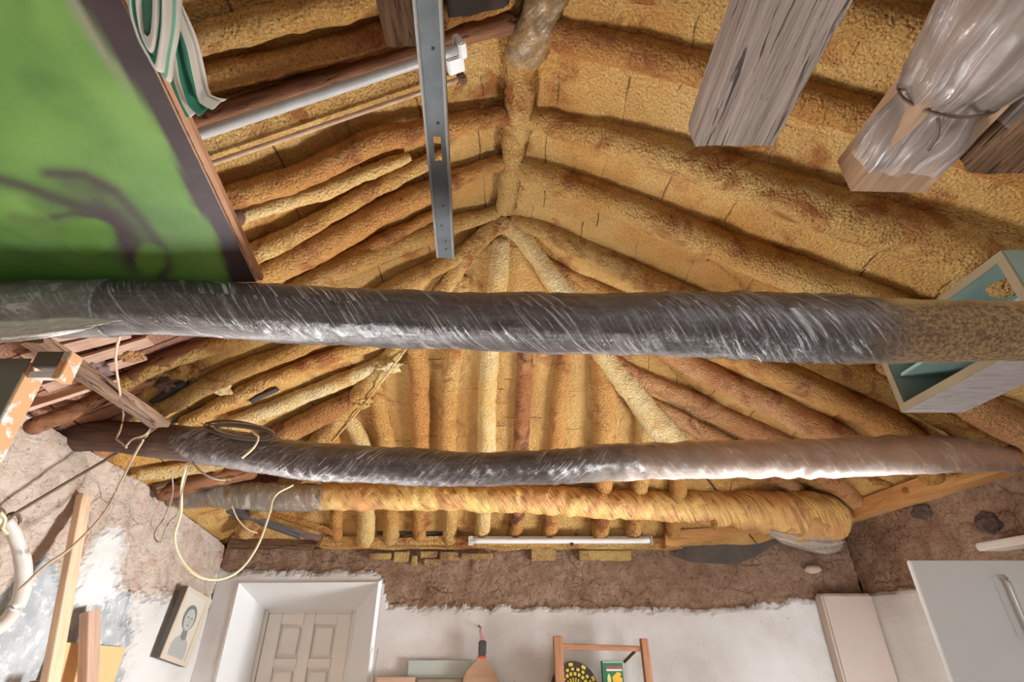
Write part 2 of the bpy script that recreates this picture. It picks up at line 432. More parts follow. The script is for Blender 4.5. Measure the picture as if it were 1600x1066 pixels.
# ---------------------------------------------------------------- roof deck
def zz(v): return CZ + v
J = Vector((-.04, 1.9, zz(1.815)))
RIDGE = [Vector((.16, -2.5, zz(1.83))), Vector((.13, .3, zz(1.82))), Vector((.08, .93, zz(1.815))), J]
CR = Vector((2.33, 3.72, zz(.66))); HR = Vector((1.72, 3.72, zz(.45))); CL = Vector((-1.99, 3.72, zz(.46)))
EVR = [Vector((2.33, -2.5, zz(.72))), Vector((2.33, .3, zz(.72))), Vector((2.33, .93, zz(.72))), Vector((2.33, 1.9, zz(.71)))]
EVL = [Vector((-1.99, -2.5, zz(.80))), Vector((-1.99, .3, zz(.80))), Vector((-1.99, .93, zz(.79))), Vector((-1.99, 1.9, zz(.76)))]
bv = []; bf = []
def patch(a, b, c, d, n, m, base, store):
    for i in range(n):
        for j in range(m):
            q = [a.lerp(b, s).lerp(d.lerp(c, s), t) for s, t in ((i / n, j / m), ((i + 1) / n, j / m), ((i + 1) / n, (j + 1) / m), (i / n, (j + 1) / m))]
            store.append(q)
def deck(name, quads, mat, uvf, res=.045):
    Q = []
    for a, b, c, d in quads:
        n = max(1, int(max((b - a).length, (c - d).length) / res)); m = max(1, int(max((d - a).length, (c - b).length) / res))
        if a.y < -1 or b.y < -1: n = max(1, n // 4)
        patch(a, b, c, d, n, m, None, Q)
        k = len(bv); bv.extend([a, b, c, d]); bf.append((k, k + 1, k + 2)); bf.append((k, k + 2, k + 3))
    bm = bmesh.new(); uvl = bm.loops.layers.uv.new('uv'); vd = {}
    al = bm.verts.layers.float.new('bare')
    BARE = [(-200, 470), (335, 500), (330, 525), (225, 590), (205, 700), (-200, 760)]
    for q in Q:
        vs = []
        for p in q:
            key = (round(p.x, 4), round(p.y, 4), round(p.z, 4))
            if key not in vd:
                o = p + Vector((0, 0, 1)) * (.016 * fbm(p, 4, 3, 2) + .006 * noise.noise(p * 22))
                v = bm.verts.new(o); x, y, dd = PX(p)
                v[al] = 1.0 if (dd > .1 and inpoly(x + 14 * noise.noise(p * 9), y, BARE) and p.x < 0 and p.y > .9) else 0.0
                vd[key] = v
            if vd[key] not in vs: vs.append(vd[key])
        if len(vs) >= 3:
            try: f = bm.faces.new(vs)
            except ValueError: continue
            for lp in f.loops: lp[uvl].uv = uvf(lp.vert.co)
    # outer skin so that the deck has thickness
    me = bpy.data.meshes.new(name); bm.to_mesh(me); bm.free()
    o = link(name, me, mat, None, True, False); struct(o)
    so = o.modifiers.new('thickness', 'SOLIDIFY'); so.thickness = .04; so.offset = 1
    return o
rq = []; lq = []
for i in range(3):
    rq.append((RIDGE[i], RIDGE[i + 1], EVR[i + 1], EVR[i])); lq.append((RIDGE[i], RIDGE[i + 1], EVL[i + 1], EVL[i]))
rq += [(J, J, CR, EVR[3]), (J, J, HR, CR)]
lq += [(J, J, CL, EVL[3])]
deck('ceiling', rq, DECK, lambda p: (p.x * 1.11, p.y + .1))
deck('ceiling', lq, DECK, lambda p: (p.x * 1.13 + .07, p.y + .03))
deck('ceiling', [(J, J, CL, HR)], DECKO, lambda p: (p.y * 1.25, p.x + .03))
BV = BVHTree.FromPolygons(bv, bf)
def DK(px, py, off=0.):
    h = BV.ray_cast(CAM, ray(px, py).normalized())
    p, nrm = h[0], h[1]
    if p is None: return (U(px, py, Y=3.62) if py > 760 else U(px, py, Z=zz(.6))), Vector((0, 0, -1))
    if nrm.z > 0: nrm = -nrm
    # move the point along the view ray to a surface lowered by off
    d = ray(px, py).normalized()
    t = off / max(.25, abs(d.dot(nrm)))
    return p - d * t, nrm

# ---------------------------------------------------------------- walls
def wallmat(name):
    m = N(name); geo = m.n('ShaderNodeNewGeometry'); P = geo.outputs['Position']
    A = m.attr('zone')                         # R mud / rubble, G cement
    sep = m.n('ShaderNodeSeparateColor'); m.l(A.outputs['Color'], sep.inputs[0])
    n1 = m.noise(P, 9, 6, .65); n2 = m.noise(P, 45, 5, .7); n3 = m.noise(P, 3, 3)
    white = m.mix(m.ramp(n3, [(.35, 0.0), (.7, 1.0)]), hexc(222, 220, 218), hexc(204, 197, 192))
    speck = m.ramp(m.noise(P, 28, 2, .5), [(.70, 0.0), (.76, .35)])
    white = m.mix(speck, white, hexc(150, 120, 104))
    mud = m.mix(m.ramp(n1, [(.34, 0.0), (.66, 1.0)]), hexc(172, 144, 122), hexc(140, 108, 86))
    mud = m.mix(m.ramp(n2, [(.36, .55), (.48, 0.0)]), mud, hexc(96, 72, 58))
    ck = m.n('ShaderNodeTexVoronoi'); ck.feature = 'DISTANCE_TO_EDGE'; ck.inputs['Scale'].default_value = 6
    cd = m.n('ShaderNodeTexNoise'); cd.inputs['Scale'].default_value = 5; cd.inputs['Detail'].default_value = 5; m.l(P, cd.inputs['Vector'])
    cs_ = m.n('ShaderNodeVectorMath'); cs_.operation = 'SCALE'; cs_.inputs[3].default_value = .35; m.l(cd.outputs['Color'], cs_.inputs[0])
    ca = m.n('ShaderNodeVectorMath'); ca.operation = 'ADD'; m.l(P, ca.inputs[0]); m.l(cs_.outputs[0], ca.inputs[1]); m.l(ca.outputs[0], ck.inputs['Vector'])
    crk = m.math('MULTIPLY', m.ramp(ck.outputs['Distance'], [(.0, 1.0), (.035, 0.0)]), m.ramp(n3, [(.42, 0.0), (.6, .5)]))
    mud = m.mix(crk, mud, hexc(82, 60, 46))
    rub = m.mix(m.ramp(n1, [(.34, 0.0), (.66, 1.0)]), hexc(218, 202, 187), hexc(194, 172, 154))
    rub = m.mix(m.ramp(n2, [(.33, .7), (.44, 0.0)]), rub, hexc(140, 112, 94))
    rub = m.mix(m.ramp(m.noise(P, 5, 3, .6, .5), [(.60, 0.0), (.68, .5)]), rub, hexc(206, 142, 112))
    cem = m.mix(m.ramp(n1, [(.4, 0.0), (.6, 1.0)]), hexc(160, 164, 166), hexc(186, 190, 192))
    cem = m.mix(m.ramp(m.noise(P, 22, 5, .75, .6), [(.54, 0.0), (.6, .9)]), cem, hexc(222, 220, 218))
    jn = m.math('MULTIPLY', m.math('SUBTRACT', m.noise(P, 60, 5, .7), .5), 1.1)
    z0_, z1_, z2_ = [m.ramp(m.math('ADD', sep.outputs[i], jn), [(.46, 0.0), (.54, 1.0)]) for i in range(3)]
    rub = m.mix(m.math('MULTIPLY', crk, .5), rub, hexc(130, 104, 88))
    c = m.mix(z0_, white, mud); c = m.mix(z1_, c, rub); c = m.mix(z2_, c, cem)
    m.color(c); m.rough(.9); m.b.inputs['Specular IOR Level'].default_value = .2
    e = m.math('ADD', sep.outputs[0], sep.outputs[1])
    hm = m.n('ShaderNodeMapping'); hm.inputs['Scale'].default_value = (1, 1, 2.6); m.l(P, hm.inputs[0]); n4 = m.math('MULTIPLY', m.noise(hm.outputs[0], 6, 5, .6, .4), .7)
    h = m.math('MULTIPLY', m.math('ADD', m.math('ADD', m.math('SUBTRACT', n1, m.math('MULTIPLY', crk, .4)), n4), m.math('MULTIPLY', n2, .4)), m.math('ADD', m.math('MULTIPLY', e, 1.0), .12))
    m.bump(h, .035, 1); return m.m
WM = wallmat('patched_plaster_and_mud_wall')
def wall(name, origin, ux, uz, L, top, zonef, hole=None, res=.016, z0=0, out=Vector((0, 1, 0)), fine=(1.5, 99)):
    """grid wall; zonef(p)->(mud, rubble, cement); relief pushes towards the room"""
    bm = bmesh.new(); cl = bm.verts.layers.float_color.new('zone')
    nx = int(L / res); xs = [i * L / nx for i in range(nx + 1)]
    if hole: xs = sorted(set([x for x in xs if all(abs(x - h) > res * .45 for h in hole[:2])] + list(hole[:2])))
    zs = [0.0, .8] + [fine[0] + .015 * i for i in range(0, 200)]
    ztop = max(top(x) for x in xs)
    if hole: zs = sorted(set([z for z in zs if abs(z - hole[2]) > .006] + [hole[2]]))
    zs = [z for z in zs if z < ztop] + [ztop]
    V = {}
    for i, x in enumerate(xs):
        tz = top(x)
        for k, z in enumerate(zs):
            zc = min(z, tz)
            p = origin + ux * x + uz * zc
            zn = zonef(p); e = zn[0] + zn[1]
            edge = hole and ((abs(x - hole[0]) < .03 or abs(x - hole[1]) < .03) and z < hole[2] + .03 or abs(z - hole[2]) < .03 and hole[0] - .03 < x < hole[1] + .03)
            d = 0 if edge else (.004 * fbm(p, 3, 2, 5) + e * (.020 * fbm(p, 7, 3, 1) + .010 * abs(noise.noise(p * 26)) - .006))
            v = bm.verts.new(p - out * d); v[cl] = (zn[0], zn[1], zn[2], 1); V[i, k] = v
    for i in range(len(xs) - 1):
        for k in range(len(zs) - 1):
            if hole and hole[0] - 1e-4 <= xs[i] and xs[i + 1] <= hole[1] + 1e-4 and zs[k + 1] <= hole[2] + 1e-4: continue
            if zs[k] >= top(xs[i]) and zs[k] >= top(xs[i + 1]): continue
            try: bm.faces.new((V[i, k], V[i + 1, k], V[i + 1, k + 1], V[i, k + 1]))
            except ValueError: pass
    bmesh.ops.dissolve_degenerate(bm, dist=1e-5, edges=bm.edges)
    bmesh.ops.recalc_face_normals(bm, faces=bm.faces)
    me = bpy.data.meshes.new(name); bm.to_mesh(me); bm.free()
    o = link(name, me, WM, None, True, False); struct(o)
    return o
YB = 3.65; XR = 2.29; XL = -1.95
r0 = U(372, 906, Y=YB); r1 = U(597, 906, Y=YB); 
RX0, RX1, RZ = r0.x, r1.x, r0.z
def zone_back(p):
    x, y, d = PX(p)
    j = 7 * noise.noise(p * 9) + 5 * noise.noise(p * 31)
    lim = interp(x, [(345, 892), (590, 893), (597, 900), (606, 945), (640, 948), (900, 950), (1120, 952), (1210, 944), (1250, 935), (1330, 945)])
    return (sm(lim + 8, lim - 8, y + j), 0, 0)
wall('wall_back', Vector((XL, YB, 0)), Vector((1, 0, 0)), Vector((0, 0, 1)), XR - XL,
     lambda x: interp(x, [(0, zz(.44)), (3.66, zz(.44)), (4.24, zz(.62))]), zone_back, (RX0 - XL, RX1 - XL, RZ), out=Vector((0, 1, 0)))
def zone_left1(p, ox, oy):
    x, y, d = PX(p)
    if d < .3: return (0, 1, 0)
    jx = 8 * noise.noise(p * 11) + 7 * noise.noise(p * 37); jy = 8 * noise.noise(p * 12 + Vector((5, 5, 5))) + 7 * noise.noise(p * 33 + Vector((3, 3, 3)))
    x += jx + ox; y += jy + oy
    if inpoly(x, y, [(185, 1400), (185, 1066), (208, 990), (216, 925), (275, 932), (334, 944), (346, 880), (380, 870), (380, 1400)]): return (0, 0, 0)
    if inpoly(x, y, [(112, 948), (126, 885), (146, 842), (165, 826), (192, 822), (199, 852), (188, 880), (191, 925), (182, 942), (165, 932), (140, 950)]): return (0, 0, 0)
    if inpoly(x, y, [(-900, 1500), (-900, 960), (0, 940), (28, 905), (72, 858), (92, 895), (108, 950), (150, 940), (208, 924), (202, 1000), (186, 1066), (150, 1500)]): return (0, 0, 1)
    return (0, 1, 0)
def zone_left(p):
    x, y, d = PX(p)
    if d < .6 or y < 780 or y > 1150 or x < -100: return zone_left1(p, 0, 0)
    A = [zone_left1(p, ox, oy) for ox in (-9, 0, 9) for oy in (-9, 0, 9)]
    return tuple(sum(a[i] for a in A) / 9 for i in range(3))
wall('wall_left', Vector((XL, -2.5, 0)), Vector((0, 1, 0)), Vector((0, 0, 1)), YB + 2.5,
     lambda x: interp(x, [(0, zz(.76)), (4.4, zz(.73)), (5.1, zz(.66)), (6.15, zz(.46))]), zone_left, out=Vector((-1, 0, 0)), res=.02)
def zone_right(p):
    x, y, d = PX(p)
    j = 6 * noise.noise(p * 9) + 4 * noise.noise(p * 31)
    return (sm(-.02, .02, p.z - zz(.17) - .02 * noise.noise(p * 8) - .01 * noise.noise(p * 30)), 0, 0)
wall('wall_right', Vector((XR, -2.5, 0)), Vector((0, 1, 0)), Vector((0, 0, 1)), YB + 2.5, lambda x: zz(.66), zone_right, out=Vector((1, 0, 0)), res=.02)
PLA = plain('plain_rear_plaster', hexc(206, 196, 184), .9)
BK = plain('rough_outer_masonry', hexc(120, 96, 78), .95)
struct(box('wall_left', (XL - .3, -2.6, 0), (XL - .045, YB + .6, 2.75), BK, bev=0))
struct(box('wall_right', (XR + .045, -2.6, 0), (XR + .3, YB + .6, 2.75), BK, bev=0))
struct(box('wall_back', (XL - .3, YB + .075, 0), (RX0 - .05, YB + .6, 2.75), BK, bev=0))
struct(box('wall_back', (RX1 + .05, YB + .075, 0), (XR + .3, YB + .6, 2.75), BK, bev=0))
struct(box('wall_back', (RX0 - .05, YB + .075, RZ + .05), (RX1 + .05, YB + .6, 2.75), BK, bev=0))
struct(box('wall_back', (RX0 - .05, YB + .45, 0), (RX1 + .05, YB + .6, RZ + .05), BK, bev=0))
# rear wall with its window opening, and the floor
struct(box('wall_rear', (XL, -2.6, 0), (XR, -2.5, .9), PLA, bev=0))
struct(box('wall_rear', (XL, -2.6, .9), (-.2, -2.5, 3.7), PLA, bev=0))
struct(box('wall_rear', (1.4, -2.6, .9), (XR, -2.5, 3.7), PLA, bev=0))
struct(box('wall_rear', (-.2, -2.6, 2.3), (1.4, -2.5, 3.7), PLA, bev=0))
struct(box('floor', (XL - .1, -2.6, -.1), (XR + .1, YB + .5, 0), plain('worn_tile_floor', hexc(196, 188, 178), .6, var=.1, bs=5), bev=0))

# door recess with splayed reveal, then the door at its back
YD = YB + .33
d0 = U(411, 949, Y=YD); d1 = U(562, 950, Y=YD)
DX0, DX1, DZ = d0.x, d1.x, d0.z
bm = bmesh.new()
fr = [(RX0, YB, 0), (RX0, YB, RZ), (RX1, YB, RZ), (RX1, YB, 0)]; bk = [(DX0, YD, 0), (DX0, YD, DZ), (DX1, YD, DZ), (DX1, YD, 0)]
fv = [bm.verts.new(p) for p in fr]; kv = [bm.verts.new(p) for p in bk]
for i in range(3): bm.faces.new((fv[i], fv[i + 1], kv[i + 1], kv[i]))
me = bpy.data.meshes.new('m'); bm.to_mesh(me); bm.free()
rv = link('trim_1', me, M_REC); struct(rv)
m_ = rv.modifiers.new('t', 'SOLIDIFY'); m_.thickness = .03; m_.offset = -1
door = bpy.data.objects.new('door_1', None); COL.objects.link(door); door.location = ((DX0 + DX1) / 2, YD, 0); struct(door)
fw = .045
box('door_frame', (DX0 - .03, YD, 0), (DX0 + fw, YD + .06, DZ + .03), M_DOOR, door)
box('door_frame', (DX1 - fw, YD, 0), (DX1 + .03, YD + .06, DZ + .03), M_DOOR, door)
box('door_frame', (DX0 + fw, YD, DZ - fw * .8), (DX1 - fw, YD + .06, DZ + .03), M_DOOR, door)
leaf = box('door_leaf', (DX0 + fw, YD + .03, 0), (DX1 - fw, YD + .055, DZ - fw * .8), M_DOOR, door)
lx0, lx1 = DX0 + fw + .003, DX1 - fw - .003; lw = lx1 - lx0; zt = DZ - fw * .8
st = lw * .17; ms = lw * .13; pw = (lw - 2 * st - ms) / 2
# stiles and rails in front of the leaf; raised fields between them
box('stile', (lx0, YD + .012, 0), (lx0 + st, YD + .031, zt), M_DOOR, leaf, .004)
box('stile', (lx1 - st, YD + .012, 0), (lx1, YD + .031, zt), M_DOOR, leaf, .004)
box('stile', (lx0 + st + pw, YD + .012, 0), (lx1 - st - pw, YD + .031, zt), M_DOOR, leaf, .004)
zc = zt; 
for k, (rh, ph) in enumerate([(.07, .20), (.055, .42), (.09, .42), (.12, .3)]):
    for c in (0, 1):
        xa = lx0 + st + c * (pw + ms)
        box('rail', (xa, YD + .012, zc - rh), (xa + pw, YD + .031, zc), M_DOOR, leaf, .004)
        box('raised_panel', (xa + .018, YD + .016, zc - rh - ph + .018), (xa + pw - .018, YD + .032, zc - rh - .018), M_DOOR, leaf, .006)
    zc -= rh + ph
# corner pilaster; its darker pinkish plaster colour carries the light falloff at right
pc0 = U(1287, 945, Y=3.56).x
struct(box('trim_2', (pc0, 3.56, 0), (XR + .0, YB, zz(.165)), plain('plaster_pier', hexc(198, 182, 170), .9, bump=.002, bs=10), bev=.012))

# ---------------------------------------------------------------- round timbers of the roof
def rafter(name, pxs, wpx, mat, label, off=1.0, group=None, amp=.010, seg=18, parent=None, cat='rafter', flat=1.0, film_=None):
    pts = []; rad = []
    if not hasattr(wpx, '__len__'): wpx = [wpx] * len(pxs)
    for (x, y), wv in zip(pxs, wpx):
        p, nr = DK(x, y); dep = PX(p)[2]; r = wv / 2 / F * dep
        p, nr = DK(x, y, r * off)
        pts.append(p); rad.append(r)
    me = tube_mesh(pts, rad, .016, seg, amp, 7, amp * .55, 34, flat=flat, seed=random.randint(1, 40))
    o = link(name, me, mat, parent, True)
    if not parent: tag(o, label, cat, group)
    return o
# ridge
def ridge_pt(px, py, off): 
    t = None
    # closest on ridge plane x(y)
    r = ray(px, py); z = zz(1.78 - off); return CAM + r * ((z - CZ) / r.z)
rp = [(905, -75, 60), (862, -15, 60), (838, 45, 62), (818, 88, 58), (814, 110, 44), (811, 160, 46), (806, 215, 40), (797, 270, 34), (790, 330, 30)]
pts = []; rad = []
for x, y, wv in rp:
    p = ridge_pt(x, y, .03); r = wv / 2 / F * PX(p)[2]; pts.append(p); rad.append(r)
rg = empty('ridge_beam', pts[4], 'knobbly foam-coated round ridge beam running up the middle of the roof', 'beam')
link('log', tube_mesh(pts, rad, .014, 20, .014, 9, .008, 34, seed=3), FOAM, rg, True)
link('wrap', tube_mesh(pts[:4] + [ridge_pt(815, 98, .03)], [r * 1.05 for r in rad[:4]] + [rad[3] * 1.08], .014, 20, .012, 9, .01, 34, seed=3, ridge=.004), film('ridge_film', .25, .4, .4, (.80, .55, .28)), rg, True)

RIGHT = [
 ([(868, -45), (1000, -22), (1180, -5), (1400, 38), (1600, 80)], [40, 48, 56, 60, 60], FOAM, 'foamed rafter along the top edge behind the grey timber, right slope'),
 ([(848, 48), (970, 78), (1095, 108), (1245, 152), (1365, 184), (1480, 222), (1640, 275)], [44, 50, 52, 54, 54, 56, 60], FOAMO, 'second right-slope rafter from the top, its underside meeting the grey timber midway'),
 ([(822, 182), (900, 202), (970, 222), (1060, 246), (1135, 270), (1300, 328), (1440, 372), (1600, 432)], [34, 42, 50, 56, 60, 72, 78, 84], FOAM, 'thickest right-slope rafter, passing just under the end of the grey timber'),
 ([(806, 258), (880, 285), (970, 318), (1050, 352), (1120, 380), (1270, 438), (1440, 500)], [34, 42, 46, 50, 52, 58, 60], FOAM, 'right-slope rafter ending above the main beam by the teal box'),
 ([(800, 342), (840, 356), (900, 383), (1000, 430), (1090, 474), (1300, 566), (1420, 620), (1560, 690)], [22, 28, 32, 38, 42, 48, 48, 48], FOAM, 'right-slope rafter starting exactly at the roof apex'),
 ([(838, 405), (900, 432), (1000, 478), (1110, 528), (1220, 582), (1400, 668), (1462, 752)], [20, 24, 30, 36, 44, 44, 34], FOAMO, 'right-slope rafter whose rounded end rests beside the broken foam chunk on the plate'),
 ([(925, 484), (1000, 520), (1090, 574), (1240, 648), (1330, 700), (1400, 776)], [22, 28, 36, 42, 40, 28], FOAMK, 'orange right-slope rafter with a square-cut end left of the foam chunk'),
 ([(948, 555), (1000, 590), (1120, 645), (1240, 705), (1345, 788)], [20, 26, 36, 38, 26], FOAMK, 'third rafter end from the right on the side plate'),
 ([(1000, 618), (1060, 655), (1150, 704), (1250, 770)], [16, 26, 30, 24], FOAMK, 'short jack rafter meeting the right hip just above the second beam'),
 ([(1380, 560), (1480, 612), (1600, 672), (1700, 715)], [44, 50, 56, 56], FOAMK, 'right-slope rafter below the grey panel at the photo edge'),
]
for pxs, wv, mt, lb in RIGHT: rafter('rafter', pxs, wv, mt, lb, group='rafters of the right slope')
LEFT = [
 ([(820, -70), (700, -40), (600, -10), (430, 32), (290, 66), (150, 100)], [44, 46, 48, 46, 44, 40], FOAM, 'topmost left-slope rafter behind the striped cloth'),
 ([(800, -8), (700, 25), (560, 68), (430, 100), (320, 122), (200, 150)], [32, 36, 40, 40, 38, 30], FOAMO, 'darker left-slope rafter just above the hanging lamp tube'),
 ([(795, 178), (740, 190), (668, 204), (582, 222), (500, 262), (430, 290), (345, 314), (250, 340)], [28, 32, 34, 38, 38, 38, 36, 34], FOAMO, 'wavy orange left-slope rafter below the lamp'),
 ([(640, 244), (556, 278), (496, 302), (400, 330), (369, 342)], [18, 22, 26, 24, 20], FOAMP, 'pale left-slope rafter ending in the round knob beside the green board'),
 ([(700, 238), (668, 254), (582, 296), (522, 332), (453, 371), (385, 402), (300, 440)], [18, 24, 28, 26, 30, 34, 30], FOAM, 'slanting left-slope rafter crossing behind the steel channel'),
 ([(790, 250), (740, 268), (668, 300), (604, 327), (539, 364), (470, 400), (401, 434), (300, 480)], [22, 26, 34, 38, 42, 44, 44, 40], FOAMO, 'thick resin-stained left-slope rafter above the main beam'),
 ([(700, 322), (660, 344), (610, 370), (560, 395), (500, 420)], [12, 18, 22, 22, 18], FOAMO, 'thin lumpy batten between two thick left-slope rafters'),
 ([(780, 330), (720, 348), (668, 366), (582, 399), (480, 448), (370, 526), (262, 565), (185, 604)], [20, 26, 32, 36, 36, 26, 26, 24], FOAM, 'left-slope rafter reaching down to the bare brown wood by the tiles'),
 ([(765, 372), (711, 402), (617, 450), (540, 500), (481, 536), (422, 562), (357, 586), (237, 648)], [18, 26, 30, 30, 28, 27, 28, 26], FOAM, 'left-slope rafter ending at the tip of the slanting grey plank'),
 ([(690, 470), (600, 531), (520, 556), (450, 582), (390, 608), (283, 664)], [16, 20, 22, 22, 22, 22], FOAM, 'left-slope rafter ending just above the coil of cable'),
 ([(640, 540), (580, 574), (520, 600), (439, 633), (355, 664)], [16, 22, 25, 25, 24], FOAMP, 'pale smooth left-slope rafter meeting the left hip'),
 ([(585, 600), (540, 630), (500, 650), (435, 682), (400, 700)], [20, 30, 34, 34, 28], FOAMB, 'ragged lumpy dark red jack rafter beside the coil of cable'),
]
for pxs, wv, mt, lb in LEFT: rafter('rafter', pxs, wv, mt, lb, group='rafters of the left slope')
# bare brown lower ends of two rafters (foam never reached them)
rafter('rafter', [(240, 590), (190, 604), (120, 640), (48, 668)], [24, 26, 26, 26], W_BROWN, 'bare brown rafter end over the left wall', .8, 'rafters of the left slope', .004)
rafter('rafter', [(330, 536), (270, 560), (205, 590)], [22, 26, 26], W_BROWN, 'dark bare rafter beside the tile gap under the main beam', .9, 'rafters of the left slope', .004)
rafter('rafter', [(802, 36), (740, 50), (640, 80), (500, 125), (300, 190)], [30, 30, 28, 26, 26], W_BROWN, 'bare brown rafter showing at the ridge above the lamp end', .8, 'rafters of the left slope', .004)
for pxs, wv, mt, lb in [([(213, 742), (280, 735), (352, 722)], [18, 22, 20], FOAMP, 'bright yellow rafter end just below the middle beam at left'), ([(246, 776), (320, 752), (400, 738)], [20, 24, 22], W_BROWN, 'bare dark rafter end beside the left end of the third beam'),
                        ([(330, 738), (400, 745), (470, 752)], [14, 16, 14], FOAMB, 'dark stained batten between the middle and third beams')]:
    rafter('rafter', pxs, wv, mt, lb, group='rafters of the left slope', off=1.3)
o = rafter('roof_board', [(700, 12), (750, 2), (795, -8)], 34, plain('ridge_gap_shade', hexc(52, 40, 32), .9, bump=.01, bs=20), 'black board standing for the shaded gap at the top edge between steel channel and ridge', 2.6, 'shaded gap pieces near the ridge', .01, flat=.35, cat='board')  # black board added to give the dark of the gap beside the ridge
for pxs, wv, lb in [([(238, 630), (264, 614), (292, 598)], 15, 'blue-black slab standing for the shade of the gap beside the tip of the slanting plank'), ([(268, 662), (296, 646), (322, 632)], 10, 'dark strip standing for the shaded void between two left rafters above the middle beam'),
                    ([(392, 628), (412, 618), (436, 608)], 12, 'dark piece standing for a shaded hollow among the foam rubble right of the coil'), ([(590, 833), (645, 833), (700, 834)], 15, 'black strip standing for the shaded gap behind the rafter feet left of the wall lamp')]:
    rafter('gap_shade_slab', pxs, wv, M_DARK, lb, off=.9, group='dark pieces standing for shaded gaps under the roof', amp=.004, flat=.4, cat='slab')  # dark slabs put in for the shade of voids between rafters
# hips
HIPS = [([(792, 345), (770, 356), (733, 392), (700, 444), (650, 508), (600, 568), (560, 618), (500, 690), (430, 770), (380, 832)], [30, 28, 26, 26, 26, 28, 30, 30, 30, 30], FOAM, 'left hip rafter descending from the apex to the left corner'),
        ([(788, 345), (812, 366), (840, 405), (880, 458), (940, 552), (985, 610), (1032, 668), (1066, 706), (1095, 740)], [30, 28, 28, 32, 32, 36, 40, 36, 30], FOAMP, 'right hip rafter descending from the apex towards the right corner')]
for pxs, wv, mt, lb in HIPS: rafter('hip_rafter', pxs, wv, mt, lb, 1.25, 'hip rafters', .014)
END = [
 ([(522, 672), (527, 740), (526, 800), (527, 846)], 17, FOAMO, 'leftmost narrow rafter of the end slope, just right of the timber pile'),
 ([(536, 640), (556, 672), (568, 705), (572, 780), (572, 850)], [18, 22, 24, 22, 24], FOAMP, 'second end-slope rafter from the left, pale with a tapered foot'),
 ([(583, 592), (592, 640), (604, 700), (611, 790), (611, 850)], [20, 22, 24, 20, 22], FOAM, 'third end-slope rafter from the left, orange-stained at its top'),
 ([(640, 500), (653, 560), (656, 640), (657, 700), (655, 790), (655, 852)], [22, 26, 26, 24, 20, 18], FOAMO, 'fourth end-slope rafter from the left, rough and cracked'),
 ([(722, 430), (712, 530), (702, 600), (699, 700), (703, 790), (703, 852)], [22, 24, 24, 24, 20, 20], FOAM, 'fifth end-slope rafter from the left, bowed below the main beam'),
 ([(783, 372), (778, 440), (766, 545), (761, 640), (759, 720), (753, 842)], [22, 26, 24, 24, 24, 20], FOAMP, 'pale end-slope rafter straight below the apex'),
 ([(825, 500), (822, 540), (817, 640), (811, 760), (805, 836)], [18, 20, 22, 20, 20], FOAMB, 'purple-brown end-slope rafter right of the pale central one'),
 ([(888, 480), (884, 545), (874, 620), (867, 720), (858, 838)], [16, 20, 22, 22, 20], FOAMO, 'narrow end-slope rafter over the middle of the wall lamp'),
 ([(936, 556), (945, 620), (943, 700), (937, 836)], [24, 30, 30, 24], FOAMO, 'broad end-slope rafter left of the right hip'),
 ([(1004, 640), (1008, 690), (998, 760), (988, 838)], [20, 26, 24, 22], FOAM, 'end-slope rafter above the right tip of the wall lamp'),
 ([(1058, 706), (1058, 770), (1048, 838)], [22, 24, 22], FOAMO, 'rightmost short rafter of the end slope'),
]
for pxs, wv, mt, lb in END: rafter('rafter', pxs, [q * 1.15 for q in wv] if hasattr(wv, '__len__') else wv * 1.15, mt, lb, 1.0, 'rafters of the end slope', .010)
# extra lumpy boards between the end rafters (seen as vertical board joints)
for x0, y0, x1, y1, wv, mt, lb in [(742, 560, 735, 780, 26, FOAM, 'wide lumpy board between the fifth and central end-slope rafters'),
                                (800, 470, 790, 800, 18, FOAMP, 'plain board just right of the central end-slope rafter'),
                                (846, 560, 838, 790, 24, FOAMB, 'dark stained board between the purple-brown and narrow end-slope rafters'),
                                (908, 560, 903, 800, 28, FOAMO, 'broad orange board right of the narrow end-slope rafter'),
                                (680, 520, 680, 820, 14, FOAM, 'thin board between fourth and fifth end-slope rafters')]:
    rafter('roof_board', [(x0, y0), ((x0 + x1) / 2 + 2, (y0 + y1) / 2), (x1, y1)], wv, mt, lb, .0, 'boards of the end slope', .012, flat=.5, cat='board')

# foam blobs and knots
def blob(name, p, r, mat, label, cat='foam lump', group=None, sq=(1, 1, 1), amp=.35, parent=None, sub=4):
    bm = bmesh.new(); bmesh.ops.create_icosphere(bm, subdivisions=sub, radius=1)
    sd = random.random() * 30
    for v in bm.verts:
        n = v.co.normalized(); k = 1 + amp * fbm(n + Vector((sd, 0, 0)), 1.6, 3)
        v.co = Vector((n.x * sq[0], n.y * sq[1], n.z * sq[2])) * r * k + Vector(p)
    me = bpy.data.meshes.new(name); bm.to_mesh(me); bm.free()
    o = link(name, me, mat, parent, True)
    if not parent: tag(o, label, cat, group)
    return o
p, _ = DK(369, 340, .07); blob('wooden_plug', p, .028, W_LOG, 'round dark brown knob sticking out beside the green board edge', 'knob', None, (1, 1.1, 1.1), .1)
p, _ = DK(608, 572, .10); blob('foam_lump', p, .045, FOAMP, 'pale foam-coated knot near the top of the left hip', 'foam lump', 'foam knots on the left hip', (1.5, 1, .8), .9)
p, _ = DK(566, 629, .10); blob('foam_lump', p, .04, FOAMP, 'pale foam-coated knot halfway down the left hip', 'foam lump', 'foam knots on the left hip', (1.2, 1, .8), .9)
p, _ = DK(1022, 668, .06); blob('foam_lump', p, .085, FOAMP, 'large pale foam mass on the right hip above the second beam', 'foam lump', None, (.7, 1, .8), .5)
p, _ = DK(815, 300, .03); blob('foam_lump', p, .04, FOAM, 'small foam bulge beside the ridge beam near the apex', 'foam lump', None, (.6, 1.3, .7), .3)
